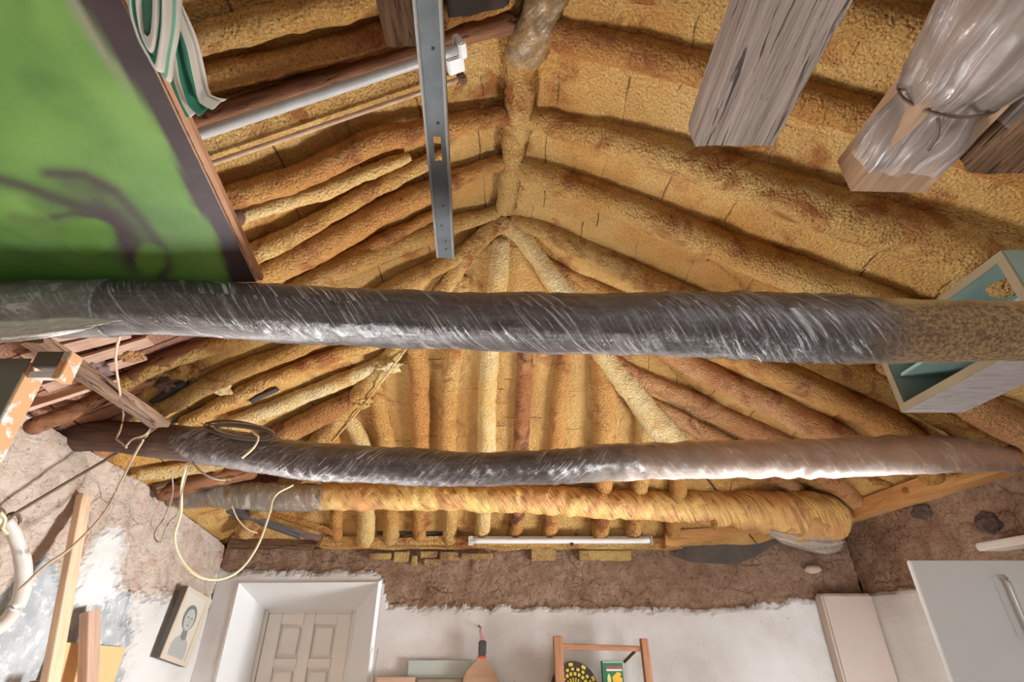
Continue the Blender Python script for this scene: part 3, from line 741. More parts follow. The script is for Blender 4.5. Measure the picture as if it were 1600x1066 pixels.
p, _ = DK(786, 352, .05); blob('foam_lump', p, .045, FOAM, 'foam mass joining ridge and hips at the apex', 'foam lump', None, (1.1, .9, .7), .3)
wire('thin_stick', [DK(640, 538, .10)[0], DK(612, 575, .13)[0], DK(572, 628, .12)[0], DK(520, 690, .12)[0]], .006, FOAMP)
tag(bpy.data.objects['thin_stick'], 'thin foam-covered stick tied along the left hip', 'stick')

# ---------------------------------------------------------------- the three tie beams
def profile(rows, Yf, step=None):
    """rows of (px, ytop, ybottom) -> centre points and radii at the distance Yf(px)"""
    P = []; R = []
    for x, a, b in rows:
        p = U(x, (a + b) / 2, Y=Yf(x)); P.append(p); R.append((b - a) / 2 / F * PX(p)[2])
    return P, R
def sub(P, R, xs0, xs1, k=1.03):
    C, T = catmull(P, .02); out = []; rr = []
    for p, t in zip(C, T):
        if xs0 <= p.x <= xs1:
            i = min(int(t), len(R) - 2); out.append(p); rr.append(lerp(R[i], R[i + 1], sm(0, 1, t - i)) * k)
    return out[::4] + [out[-1]], rr[::4] + [rr[-1]]
rows1 = [(-620, 462, 548), (-300, 455, 540), (0, 444, 527), (120, 440, 524), (300, 441, 523), (500, 449, 537), (700, 458, 544), (900, 460, 551), (1100, 459, 556), (1250, 461, 563), (1400, 466, 568), (1500, 469, 566), (1600, 470, 563), (1900, 478, 572), (2240, 486, 584)]
P1, R1 = profile(rows1, lambda x: 1.04)
b1 = empty('tie_beam', P1[6], 'thick dark log beam across the room wrapped in clear stretch film, nearest the camera', 'beam', 'tie beams across the room')
def foamedlog():
    m = N('main_log_with_foam_overspray'); ua = m.n('ShaderNodeUVMap'); ua.uv_map = 'uv'
    mp = m.n('ShaderNodeMapping'); mp.inputs['Scale'].default_value = (1, 9, 1); m.l(ua.outputs[0], mp.inputs[0])
    g = m.noise(mp.outputs[0], 5, 6, .65, .3)
    c = m.mix(m.ramp(g, [(.35, 0.0), (.65, 1.0)]), hexc(104, 82, 72), hexc(62, 46, 42))
    geo = m.n('ShaderNodeNewGeometry'); sx = m.n('ShaderNodeSeparateXYZ'); m.l(geo.outputs['Position'], sx.inputs[0])
    nn = m.noise(geo.outputs['Position'], 7, 4); 
    xx = m.math('ADD', sx.outputs[0], m.math('MULTIPLY', m.math('SUBTRACT', nn, .5), .35))
    f = m.n('ShaderNodeMapRange'); f.inputs['From Min'].default_value = .80; f.inputs['From Max'].default_value = .95; m.l(xx, f.inputs['Value'])
    sp = m.noise(geo.outputs['Position'], 110, 3, .75)
    fo = m.mix(m.ramp(sp, [(.42, 0.0), (.6, 1.0)]), hexc(108, 84, 60), hexc(166, 136, 92))
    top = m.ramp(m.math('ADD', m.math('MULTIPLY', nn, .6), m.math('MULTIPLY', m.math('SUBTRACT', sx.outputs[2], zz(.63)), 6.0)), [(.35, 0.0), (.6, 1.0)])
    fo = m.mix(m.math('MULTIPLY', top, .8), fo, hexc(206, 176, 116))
    c = m.mix(f.outputs[0], c, fo); m.color(c); m.rough(.75)
    m.bump(m.math('ADD', g, m.math('MULTIPLY', sp, .8)), .006, 1); return m.m
link('log', tube_mesh(P1, R1, .016, 32, .008, 5, .003, 30, seed=4), foamedlog(), b1, True)
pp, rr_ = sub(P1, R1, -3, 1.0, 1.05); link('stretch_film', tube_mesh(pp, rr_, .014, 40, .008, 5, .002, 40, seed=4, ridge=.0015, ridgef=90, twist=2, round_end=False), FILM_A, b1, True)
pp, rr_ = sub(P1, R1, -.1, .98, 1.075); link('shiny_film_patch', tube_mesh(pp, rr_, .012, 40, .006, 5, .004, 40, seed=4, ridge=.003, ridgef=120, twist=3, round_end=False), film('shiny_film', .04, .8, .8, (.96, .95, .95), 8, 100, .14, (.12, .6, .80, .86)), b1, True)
pp, rr_ = sub(P1, R1, -1.9, -.98, 1.09); ft = link('taped_film_end', tube_mesh(pp, rr_, .012, 40, .008, 5, .004, 30, seed=4, round_end=False), film('taped_film', .16, .35, .3, (.80, .75, .66), 12, 24, .2), b1, True)
# film drooping at the far left under the beam
def sheet(name, A, B, n, m, mat, parent=None, bulge=.0, fold=0, ff=6, dirv=Vector((0, -1, -.5)), smooth=True, th=.0015):
    """loft between polylines A and B"""
    CA, _ = catmull(A, .01); CB, _ = catmull(B, .01)
    g = lambda C, t: C[min(len(C) - 1, int(t * (len(C) - 1)))].lerp(C[min(len(C) - 1, int(t * (len(C) - 1)) + 1)], t * (len(C) - 1) - int(t * (len(C) - 1)))
    bm = bmesh.new(); uvl = bm.loops.layers.uv.new('uv'); V = {}
    for i in range(n + 1):
        for k in range(m + 1):
            s, t = i / n, k / m; a = g(CA, t); b = g(CB, t); p = a.lerp(b, s)
            p = p + dirv * (bulge * math.sin(math.pi * s) + fold * math.sin(ff * math.pi * s + 2 * noise.noise(p * 6)) * min(1, 4 * s, 4 * (1 - s)))
            V[i, k] = bm.verts.new(p)
    for i in range(n):
        for k in range(m):
            f = bm.faces.new((V[i, k], V[i + 1, k], V[i + 1, k + 1], V[i, k + 1]))
            for lp, uv in zip(f.loops, ((i, k), (i + 1, k), (i + 1, k + 1), (i, k + 1))): lp[uvl].uv = (uv[0] / n, uv[1] / m)
    me = bpy.data.meshes.new(name); bm.to_mesh(me); bm.free()
    o = link(name, me, mat, parent, smooth)
    if th: q = o.modifiers.new('t', 'SOLIDIFY'); q.thickness = th
    return o
sheet('drooping_film', [U(-60, 500, Y=.97), U(40, 500, Y=.97), U(110, 495, Y=.97), U(190, 500, Y=.97)], [U(-60, 540, Y=.98), U(0, 536, Y=.98), U(60, 530, Y=.98), U(125, 519, Y=.98), ], 14, 30, FILM_C, b1, .01, .003)

rows2 = [(94, 658, 702), (110, 655, 705), (200, 659, 709), (260, 664, 716), (325, 670, 724), (400, 682, 736), (480, 694, 748), (560, 699, 752), (620, 702, 755), (740, 708, 758), (850, 705, 754), (950, 697, 749), (1040, 694, 745), (1170, 691, 743), (1300, 687, 743), (1440, 683, 737), (1600, 690, 736), (1720, 695, 742)]
P2, R2 = profile(rows2, lambda x: 2.17)
b2 = empty('tie_beam', P2[8], 'sagging middle log beam in stretch film, cable coil lying on its left', 'beam', 'tie beams across the room')
def midlog():
    m = N('middle_log_with_foam_overspray'); ua = m.n('ShaderNodeUVMap'); ua.uv_map = 'uv'
    mp = m.n('ShaderNodeMapping'); mp.inputs['Scale'].default_value = (1, 9, 1); m.l(ua.outputs[0], mp.inputs[0])
    g = m.noise(mp.outputs[0], 6, 6, .65, .3)
    c = m.mix(m.ramp(g, [(.35, 0.0), (.65, 1.0)]), hexc(112, 80, 64), hexc(70, 50, 44))
    geo = m.n('ShaderNodeNewGeometry'); sx = m.n('ShaderNodeSeparateXYZ'); m.l(geo.outputs['Position'], sx.inputs[0])
    nn = m.noise(geo.outputs['Position'], 6, 4)
    xx = m.math('ADD', sx.outputs[0], m.math('MULTIPLY', m.math('SUBTRACT', nn, .5), .9))
    f = m.n('ShaderNodeMapRange'); f.inputs['From Min'].default_value = .35; f.inputs['From Max'].default_value = .95; m.l(xx, f.inputs['Value'])
    fo = m.mix(m.ramp(nn, [(.4, 0.0), (.6, 1.0)]), hexc(222, 172, 126), hexc(208, 146, 100))
    m.color(m.mix(f.outputs[0], c, fo)); m.rough(.6); m.bump(m.math('ADD', g, m.noise(geo.outputs['Position'], 80, 3, .7)), .006, 1); return m.m
link('log', tube_mesh(P2, R2, .016, 28, .010, 5, .003, 30, seed=6), midlog(), b2, True)
pp, rr_ = sub(P2, R2, -1.50, 1.0, 1.06); link('stretch_film', tube_mesh(pp, rr_, .012, 36, .010, 5, .003, 40, seed=6, ridge=.003, ridgef=110, twist=3, round_end=False), FILM_B, b2, True)
pp, rr_ = sub(P2, R2, .1, 2.24, 1.10); link('foam_dusted_film', tube_mesh(pp, rr_, .012, 36, .010, 5, .003, 30, seed=6, ridge=.006, ridgef=45, twist=2, round_end=False), film('foam_dusted_film', .42, .5, .8, (.74, .56, .44), 7, 40, .5, (.25, .7, 8, 9)), b2, True)
bw = sub(P2, R2, -3, 3)[0][0]

rows3 = [(262, 756, 792), (300, 754, 792), (340, 753, 792), (400, 755, 796), (480, 757, 797), (560, 757, 797), (700, 757, 797), (850, 760, 803), (1000, 768, 812), (1120, 769, 820), (1200, 768, 832), (1280, 772, 842), (1316, 782, 842)]
P3, R3 = profile(rows3, lambda x: lerp(2.92, 3.42, (x - 262) / 1054))
b3 = empty('tie_beam', P3[6], 'farthest log beam, creased and coated in yellow foam, just above the end wall', 'beam', 'tie beams across the room')
def foamlog3():
    m = N('creased_foam_over_film'); geo = m.n('ShaderNodeNewGeometry'); P = geo.outputs['Position']
    ua = m.n('ShaderNodeUVMap'); ua.uv_map = 'uv'; mp = m.n('ShaderNodeMapping'); mp.inputs['Rotation'].default_value = (0, 0, .8); m.l(ua.outputs[0], mp.inputs[0])
    m2 = m.n('ShaderNodeMapping'); m2.inputs['Scale'].default_value = (5, 40, 1); m.l(mp.outputs[0], m2.inputs[0])
    g = m.noise(m2.outputs[0], 1, 4, .6, 1.5); nn = m.noise(P, 5, 4)
    sx = m.n('ShaderNodeSeparateXYZ'); m.l(P, sx.inputs[0])
    xx = m.math('ADD', sx.outputs[0], m.math('MULTIPLY', m.math('SUBTRACT', nn, .5), .6))
    f = m.n('ShaderNodeMapRange'); f.inputs['From Min'].default_value = -1.45; f.inputs['From Max'].default_value = -1.0; m.l(xx, f.inputs['Value'])
    y = m.mix(m.ramp(nn, [(.4, 0.0), (.62, 1.0)]), hexc(232, 190, 112), hexc(208, 150, 92))
    y = m.mix(m.ramp(g, [(.36, .8), (.48, 0.0)]), y, hexc(140, 92, 50))
    m.color(m.mix(f.outputs[0], hexc(142, 112, 84), y)); m.rough(.5)
    m.bump(m.math('ADD', g, m.math('MULTIPLY', m.noise(P, 60, 4, .6), .5)), .012, 1); return m.m
link('log', tube_mesh(P3, R3, .012, 26, .014, 8, .008, 26, seed=9, ridge=.007, ridgef=38, twist=2), foamlog3(), b3, True)
blob('foam_and_film_bulge', U(1255, 806, Y=3.38), .14, foamlog3(), '', sq=(1.5, .8, .95), amp=.75, parent=b3)
sheet('hanging_film', [U(1180, 822, Y=3.32), U(1240, 835, Y=3.32), U(1318, 835, Y=3.36)], [U(1225, 852, Y=3.5), U(1290, 868, Y=3.5), U(1312, 862, Y=3.5)], 16, 24, FILM_C, b3, .02, .012, 7)
pp, rr_ = sub(P3, R3, -1.9, -1.1, 1.05); link('stretch_film', tube_mesh(pp, rr_, .012, 30, .012, 8, .006, 26, seed=9, ridge=.004, round_end=False), film('film_third_beam', .2, .45, 1.4, (.9, .85, .72), 10, 40, .15), b3, True)
blob('foam_drip', U(1116, 818, Y=3.27), .022, FOAMO, '', sq=(.8, .8, 1.9), amp=.2, parent=b3, sub=3)

# ---------------------------------------------------------------- plates on the walls
o = bar('wall_plate', (XR - .05, 1.2, zz(.635)), (XR - .05, YB - .03, zz(.635)), .11, .095, W_PLATE, rough=.004)
tag(o, 'foam-dusted timber plate along the top of the right wall', 'wall plate', 'wall plates')
pa = U(505, 849, Y=3.60); pb_ = U(1060, 850, Y=3.60)
o = bar('wall_plate', pa, pb_, .10, .066, FOAM, rough=.014)
tag(o, 'foam-stained timber plate on the end wall behind the lamp', 'wall plate', 'wall plates')
o = poly_prism('wedge_board', [U(1040, 856, Y=3.5), U(1040, 830, Y=3.5), U(1208, 818, Y=3.5), U(1206, 828, Y=3.5), U(1120, 842, Y=3.5)], (0, .05, 0), W_PLATE)
tag(o, 'tapering foam-coloured board above the dark gap in the end wall', 'board')
# dark hollow in the mud band, its shade drawn as a charcoal slab
o = poly_prism('hollow_shade_slab', [U(1052, 868, Y=3.635), U(1060, 856, Y=3.635), U(1120, 847, Y=3.635), U(1215, 835, Y=3.635), U(1228, 842, Y=3.635), U(1180, 870, Y=3.635), U(1150, 882, Y=3.635), U(1080, 878, Y=3.635)], (0, .02, 0), plain('charcoal_hollow_shade', hexc(98, 88, 80), .85, bump=.01, bs=20, var=.3))
tag(o, 'charcoal grey slab standing for the shaded hollow in the mud band under the wedge-shaped board', 'slab')
blob('pale_stone', U(1270, 890, Y=3.62), .045, plain('pale_stone', hexc(196, 176, 158), .9, bump=.004), 'pale oval stone showing in the mud band near the right corner', 'stone', None, (1.15, .6, .6), .25)
# foam-tinted bricks along the top of the end wall
bk = [(575, 612, 864, 874), (614, 640, 862, 878), (642, 652, 868, 884), (656, 684, 861, 872), (662, 690, 873, 884), (686, 716, 862, 876), (720, 770, 864, 873), (830, 868, 856, 876), (905, 985, 860, 876)]
M_BRK = foam('foam_tinted_brick', hexc(206, 176, 108), hexc(176, 138, 88), hexc(148, 112, 80), .5, .5)
for i, (a, b, c, d) in enumerate(bk):
    lo = U(a, d, Y=3.615); hi = U(b, c, Y=3.615)
    o = box('brick', (lo.x, 3.612, lo.z), (hi.x, 3.66, hi.z), M_BRK, bev=.006)
    tag(o, ['yellowed brick above the right side of the door recess, leftmost', 'yellow foam-dusted brick, second from left under the plate', 'small cracked yellow brick below the plate', 'bright yellow brick left of the wall lamp', 'lower yellow brick left of the wall lamp', 'ochre brick just left of the lamp end', 'orange-tinted brick under the left end of the wall lamp', 'rough ochre brick under the middle of the lamp', 'long brown brick under the right half of the lamp'][i], 'brick', 'bricks along the top of the end wall')
# small clay pieces on right plate
for (x, y, r, sq, lb) in [(1388, 750, .075, (1.4, .7, .45), 'star-shaped lump of foam lying between two rafter ends on the right plate'), (1420, 768, .03, (1, 1, .8), 'small foam crumb beside the star-shaped lump'), (1498, 737, .05, (1.4, 1, .6), 'foam lump on the right plate under the middle beam')]:
    blob('foam_lump', U(x, y, X=2.2), r, FOAMO, lb, 'foam lump', 'foam lumps on the right plate', sq, .7)

# ---------------------------------------------------------------- timbers stored overhead
def ytimber(name, px, py, z, wpx, hh, mat, L=2.6, dx=0, zoff=0):
    e = U(px, py, Z=zz(z)); wv = wpx / F * PX(e)[2]
    return e, wv
t1 = empty('timber', U(1143, 235, Z=zz(.80)), 'weathered grey cracked timber with a square end, hanging over the right slope', 'timber', 'timbers stored overhead')
e = U(1146, 228, Z=zz(.80)); wv = 122 / F * PX(e)[2]
bar('beam_body', e + Vector((0, 0, .035)), e + Vector((.0, -2.3, .035)), wv, .07, W_GREY, t1, rough=.004)
t2 = empty('timber', U(1380, 290, Z=zz(.78)), 'pale timber bagged in clear plastic tied with cord', 'timber', 'timbers stored overhead')
e = U(1372, 300, Z=zz(.78)); wv2 = 122 / F * PX(e)[2]
bar('beam_body', e + Vector((.02, 0, .045)), e + Vector((.06, -2.3, .045)), wv2 * .96, .09, W_TAN, t2, rough=.001)
def bag(name, rings, mat, parent, amp=.012):
    """rings: (centre, half width, half height)"""
    bm = bmesh.new(); uvl = bm.loops.layers.uv.new('uv'); R = []; n = 40
    C, T = catmull([r[0] for r in rings], .02)
    for p, t in zip(C, T):
        i = min(int(t), len(rings) - 2); f = sm(0, 1, t - i); hw = lerp(rings[i][1], rings[i + 1][1], f); hh = lerp(rings[i][2], rings[i + 1][2], f)
        ring = []
        for j in range(n):
            a = 2 * math.pi * j / n
            k = 1 + .12 * math.sin(a * 9 + 3 * noise.noise(p * 4)) + .08 * math.sin(a * 17 + 4 * noise.noise(p * 3 + Vector((5, 0, 0))))
            cx = math.copysign(abs(math.cos(a)) ** .8, math.cos(a)); sy = math.copysign(abs(math.sin(a)) ** .8, math.sin(a))
            q = p + Vector((hw * cx * (1 + (k - 1) * .4), 0, hh * sy * k)); q += Vector((0, 0, -1)) * amp * noise.noise(q * 14)
            ring.append(bm.verts.new(q))
        R.append(ring)
    for i in range(len(R) - 1):
        for j in range(n):
            k = (j + 1) % n; f = bm.faces.new((R[i][j], R[i][k], R[i + 1][k], R[i + 1][j]))
            for lp, uv in zip(f.loops, ((i, j), (i, j + 1), (i + 1, j + 1), (i + 1, j))): lp[uvl].uv = (uv[0] * .02, uv[1] * .02)
    me = bpy.data.meshes.new(name); bm.to_mesh(me); bm.free(); return link(name, me, mat, parent, True)
bz = Vector((0, 0, .045))
def alongt(s, dx=0): return e + bz + Vector((.02 + .017 * s + dx, -s, 0))
FILM_D = film('plastic_bag_on_timber', .34, .55, .0, (.74, .66, .62), 3, 60, .16)
bag('plastic_bag', [(alongt(.055), wv2 * .54, .060), (alongt(.12), wv2 * .57, .066), (alongt(.185), wv2 * .50, .052), (alongt(.23), wv2 * .58, .075), (alongt(.38), wv2 * .74, .082), (alongt(.7), wv2 * .85, .09), (alongt(1.6), wv2 * .8, .09)], FILM_D, t2)
tie = [alongt(.19) + Vector((math.cos(a) * wv2 * .55, 0, math.sin(a) * .064)) for a in [i * 2 * math.pi / 14 for i in range(15)]]
wire('tie_cord', tie, .003, M_WIREB, t2)
wire('tie_cord', [alongt(.19) + Vector((-wv2 * .3, 0, -.066)), alongt(.17) + Vector((-wv2 * .24, 0, -.08)), alongt(.13) + Vector((-wv2 * .15, 0, -.075))], .003, M_WIREB, t2)
t3 = empty('timber', U(1560, 272, Z=zz(.78)), 'brown-edged timber loosely covered in plastic at the right photo edge', 'timber', 'timbers stored overhead')
e3 = U(1560, 272, Z=zz(.78)); 
bar('beam_body', e3 + Vector((.02, 0, .06)), e3 + Vector((.10, -2.3, .06)), .17, .12, W_EDGE, t3, rough=.003)
bag('plastic_cover', [(e3 + Vector((.02, -.1, .06)), .096, .072), (e3 + Vector((.05, -.5, .06)), .098, .08), (e3 + Vector((.06, -1.2, .06)), .1, .08)], film('thin_bag', .16, .4, .0, (.80, .70, .62), 3, 60, .16), t3, .006)
# small brown timber end at the top
e4 = U(628, 76, Z=zz(1.05)); o = bar('timber', e4 + Vector((0, 0, .03)), e4 + Vector((-.02, -1.6, .03)), .066, .05, W_EDGE, rough=.002)
tag(o, 'narrow brown timber end at the top edge left of the steel channel', 'timber', 'timbers stored overhead')
# cross timber behind the camera that carries everything stored overhead
o = bar('cross_timber', (XL + .02, -.9, zz(.66)), (XR - .02, -.9, zz(.66)), .12, .15, W_LOG)
tag(o, 'cross timber carrying the stored boards behind the viewpoint', 'timber')

# ---------------------------------------------------------------- steel channel
sc = empty('steel_channel', U(696, 405, Z=zz(.9)), 'galvanised steel channel with slot and small holes hanging below the ridge', 'steel profile')
a = U(696, 403, Z=zz(.88)); b = U(667, -8, Z=zz(.88)); dirv = (b - a).normalized(); b = a + dirv * 1.9
wch = 25 / F * PX(a)[2]
bm = bmesh.new(); M = axes(dirv, (0, 0, 1)); Lc = 1.9; hw = wch / 2
sl = (U(684, 233, Z=zz(.88)) - a).length
def rect(bm, x0, x1, y0, y1, z=0, t=.0022):
    bmesh.ops.create_cube(bm, size=1, matrix=Matrix.Translation(((x0 + x1) / 2, (y0 + y1) / 2, z)) @ Matrix.Diagonal((x1 - x0, y1 - y0, t, 1)))
s0, s1 = sl - .032, sl + .032
rect(bm, 0, s0, -hw, hw); rect(bm, s1, Lc, -hw, hw); rect(bm, s0, s1, -hw, -hw * .35); rect(bm, s0, s1, hw * .35, hw)
for sy in (-1, 1):
    bmesh.ops.create_cube(bm, size=1, matrix=Matrix.Translation((Lc / 2, sy * hw, .014)) @ Matrix.Diagonal((Lc, .0022, .03, 1)))
    bmesh.ops.create_cube(bm, size=1, matrix=Matrix.Translation((Lc / 2, sy * (hw - .004), .029)) @ Matrix.Diagonal((Lc, .008, .0022, 1)))
me = bpy.data.meshes.new('m'); bm.to_mesh(me); bm.free(); me.transform(Matrix.Translation(a) @ M); link('channel_body', me, M_STEEL, sc)
for sy in (-1, 1):
    o = bar('rolled_edge', a + M.to_3x3() @ Vector((0, sy * (hw - .001), -.002)), b + M.to_3x3() @ Vector((0, sy * (hw - .001), -.002)), .006, .005, M_STEELE, sc, bev=.002)
for x in (.04, .07, .13, .20, .36, .43, .58):
    bm = bmesh.new(); bmesh.ops.create_cone(bm, cap_ends=True, segments=14, radius1=.003, radius2=.003, depth=.0012, matrix=Matrix.Translation(a) @ M @ Matrix.Translation((x, (hash(x) % 3 - 1) * .004, -.0016)))
    me = bpy.data.meshes.new('m'); bm.to_mesh(me); bm.free(); link('rivet_hole', me, M_DARK, sc)

# ---------------------------------------------------------------- twin tube lamp under the left slope
fx = empty('twin_tube_lamp', DK(520, 150, .12)[0], 'twin tube lamp with foam-sprayed tray hanging under the left slope beside the steel channel', 'lamp')
A0, _ = DK(718, 76, .16); A1, _ = DK(290, 217, .16)
B0, _ = DK(722, 122, .15); B1, _ = DK(310, 268, .15)
ex = (A1 - A0).normalized(); A1 = A0 + ex * 1.0 * (A1 - A0).length; B1 = B0 + ex * (B1 - B0).length
link('tube', tube_mesh([A0, A1], .0155, .05, 20, round_end=False), M_CHALK, fx, True)
link('thin_tube', tube_mesh([B0, B1], .0075, .05, 16, round_end=False), W_TAN, fx, True)
up_ = Vector((0, 0, 1))
o = bar('tray', (A0 + B0) / 2 + up_ * .035 + ex * .02, (A1 + B1) / 2 + up_ * .035, (A0 - B0).length * .86, .02, FOAM, fx, bev=.004)
bar('end_cap', A0 + ex * -.012 + up_ * .01, A0 + ex * .012 + up_ * .01, .05, .06, M_FIX, fx, bev=.004)
bar('end_cap', (A0 + B0) / 2 - ex * .004 + up_ * .015, (A0 + B0) / 2 + ex * .05 + up_ * .015, (A0 - B0).length * .55, .04, M_FIX, fx, bev=.004)
bar('lamp_holder', B0 + ex * -.01, B0 + ex * .012, .03, .04, W_EDGE, fx, bev=.004)

# fluorescent batten on the end wall
fb = empty('wall_tube_lamp', U(875, 846, Y=3.52), 'white fluorescent batten lamp fixed to the plate on the end wall', 'lamp')
l0 = U(733, 845.5, Y=3.5); l1 = U(1017, 845.5, Y=3.5)
box('housing', (l0.x, 3.505, l0.z - .012), (l1.x, 3.56, l0.z + .030), M_FIX, fb)
link('tube', tube_mesh([l0 + Vector((.012, -.014, .000)), l1 + Vector((-.012, -.014, .000))], .017, .05, 20, round_end=False), M_TUBE, fb, True)
for xx in (l0.x, l1.x): box('end_cap', (xx - .004, 3.47, l0.z - .028), (xx + .026 if xx == l0.x else xx + .004, 3.52, l0.z + .028) if xx == l0.x else (xx + .004, 3.52, l0.z + .028), M_FIX, fb)
box('clip', (.38, 3.475, l0.z - .03), (.40, 3.50, l0.z - .01), M_DARK, fb, 0)

# ---------------------------------------------------------------- painted green board lying on the main beam
zb = zz(.745)
c1 = U(400, 441, Z=zb); c2 = U(245, 118, Z=zb); c3 = c2 + (c2 - c1).normalized() * 1.6
c3 = c1 + (c2 - c1) * 3.4
bd = empty('painted_board', U(200, 300, Z=zb), 'large green painted board with dark swirl and brown border lying across the main beam', 'board')
wb = 1.6; vx = Vector((-1, 0, 0)); dl = (c3 - c1)
def curve_d(x, y, pts):
    best = 1e9
    for (ax, ay), (bx, by) in zip(pts, pts[1:]):
        vx_, vy_ = bx - ax, by - ay; t = max(0, min(1, ((x - ax) * vx_ + (y - ay) * vy_) / (vx_ * vx_ + vy_ * vy_)))
        d = math.hypot(x - ax - vx_ * t, y - ay - vy_ * t); best = min(best, d)
    return best
BND = [(-60, 92), (0, 123), (135, 211), (220, 262), (321, 304), (363, 338), (435, 359), (500, 380)]   # (y, x)
G1 = hexc(98, 136, 60); G2 = hexc(78, 114, 48); G3 = hexc(118, 154, 72); BR = hexc(66, 50, 50); G4 = hexc(48, 96, 22)
def paint(p):
    x, y, d = PX(p)
    n1 = fbm(p, 3.5, 3, 3); n2 = fbm(p, 9, 3, 4)
    c = Vector(G1).lerp(Vector(G3), sm(-.1, .35, n1)).lerp(Vector(G2), sm(0, .4, n2) * .6)
    c = c.lerp(Vector(G3), .6 * math.exp(-((x - 60) / 70) ** 2 - ((y - 220) / 60) ** 2))
    c = c.lerp(Vector(G4), .8 * sm(300, 440, y + 20 * n2) * sm(330, 60, x) * (1 if y > 300 else .6))
    c = c.lerp(Vector(G3), .5 * math.exp(-((x - 330) / 26) ** 2) * sm(280, 420, y))
    bnd = interp(y, BND) + 7 * n2
    k = sm(bnd - 7, bnd + 4, x); hz = math.exp(-((x - bnd + 12) / 10) ** 2) * sm(190, 60, y)
    c = c.lerp(Vector(hexc(150, 138, 124)), hz * .8)
    for pts, wv, al in ([([(-20, 275), (40, 292), (110, 318), (160, 335), (190, 365), (206, 405)], 11, .85), ([(70, 270), (130, 274), (180, 300), (218, 340), (250, 385), (262, 415), (252, 432)], 10, .85), ([(80, 340), (60, 345), (20, 340)], 10, .35),
                         ([(85, 340), (120, 332), (165, 345), (195, 385)], 5, .8), ([(180, 345), (208, 375), (212, 410)], 20, .9), ([(150, 318), (200, 355)], 12, .6), ([(100, 285), (160, 300)], 16, .45)]):
        dd = curve_d(x + 4 * n2, y, pts); c = c.lerp(Vector(BR), al * math.exp(-(dd / wv) ** 2))
    c = c.lerp(Vector(BR), .5 * math.exp(-((x - 150 - .5 * (y - 320)) / 60) ** 2 - ((y - 330) / 55) ** 2))
    e1 = ((x - 140) / 42) ** 2 + ((y - 370) / 30) ** 2
    c = c.lerp(Vector(hexc(96, 140, 48)), .85 * sm(1.15, .7, e1))
    e2 = ((x - 235) / 26) ** 2 + ((y - 405) / 26) ** 2
    c = c.lerp(Vector(hexc(96, 138, 48)), .8 * sm(1.1, .6, e2))
    c = c.lerp(Vector(BR), k)
    return c
bm = bmesh.new(); cl = bm.verts.layers.float_color.new('paint'); V = {}
nu, nv = 150, 220
for i in range(nu + 1):
    for j in range(nv + 1):
        t = (j / nv) ** 1.25; p = c1 + dl * t + vx * (wb * i / nu)
        x, y, d = PX(p); V[i, j] = v = bm.verts.new(p)
        cc = paint(p) if d > .15 else Vector(G1); v[cl] = (*cc, 1)
for i in range(nu):
    for j in range(nv): bm.faces.new((V[i, j], V[i + 1, j], V[i + 1, j + 1], V[i, j + 1]))
me = bpy.data.meshes.new('m'); bm.to_mesh(me); bm.free()
m = N('painted_board_art'); m.color(m.attr('paint').outputs['Color']); m.rough(.6); m.b.inputs['Specular IOR Level'].default_value = .25; m.bump(m.noise(m.tc.outputs['Object'], 8, 4), .004, 1)
pf = link('painted_face', me, m.m, bd)
ppts = [c1 + Vector((0, 0, .0015)), c1 + vx * wb + Vector((0, 0, .0015)), c1 + dl + vx * wb + Vector((0, 0, .0015)), c1 + dl + Vector((0, 0, .0015))]
poly_prism('panel', ppts, (0, 0, .008), W_PINE2, bd)
bar('edge_batten', c1 + Vector((.009, 0, .012)), c1 + dl + Vector((.009, 0, .012)), .012, .014, M_ORB, bd, bev=.001)

# striped cloth hanging over the board edge
M_ = N('green_and_cream_striped_cloth'); ua = M_.n('ShaderNodeUVMap'); ua.uv_map = 'uv'; sx = M_.n('ShaderNodeSeparateXYZ'); M_.l(ua.outputs[0], sx.inputs[0])
GR = hexc(48, 112, 86); GRL = hexc(112, 160, 136); CRM = hexc(200, 190, 176)
def stripes(mm, sxo, st):
    r = mm.ramp(sxo, st); r.node.color_ramp.interpolation = 'CONSTANT'; return r
M_.color(stripes(M_, sx.outputs[0], [(0, CRM), (.14, GRL), (.3, CRM), (.52, GR), (.74, CRM), (.9, hexc(200, 194, 184))])); M_.rough(.9)
M2_ = N('green_cream_straight_stripes'); ua = M2_.n('ShaderNodeUVMap'); ua.uv_map = 'uv'; sx = M2_.n('ShaderNodeSeparateXYZ'); M2_.l(ua.outputs[0], sx.inputs[0])
M2_.color(stripes(M2_, sx.outputs[0], [(0, GR), (.12, CRM), (.38, GR), (.72, CRM), (.86, hexc(176, 166, 154)), (.95, CRM)])); M2_.rough(.9)
ck = empty('striped_cloth', U(262, 60, Z=zz(.70)), 'green and cream striped cloth draped over the green board edge', 'cloth')
zk = zz(.70)
q = lambda x, y, z=.70: U(x, y, Z=zz(z))
sheet('folded_loop', [q(198, -40, .72), q(205, 20, .71), q(222, 62, .70), q(248, 100, .69), q(266, 128, .685), q(272, 90, .69), q(281, 40, .70), q(284, -40, .72)],
      [q(222, -40, .70), q(221, 15, .69), q(224, 45, .685), q(230, 57, .68), q(236, 52, .68), q(239, 30, .685), q(240, 5, .69), q(240, -40, .70)], 26, 80, M_.m, ck, .012, .004, 5, Vector((0, 0, -1)))
sheet('inner_fold', [q(205, -40, .735), q(215, 40, .73), q(232, 60, .725)], [q(262, -40, .735), q(256, 40, .73), q(240, 62, .725)], 14, 20, plain('dark_green_inside', hexc(52, 92, 72), .9), ck, .0, .004)
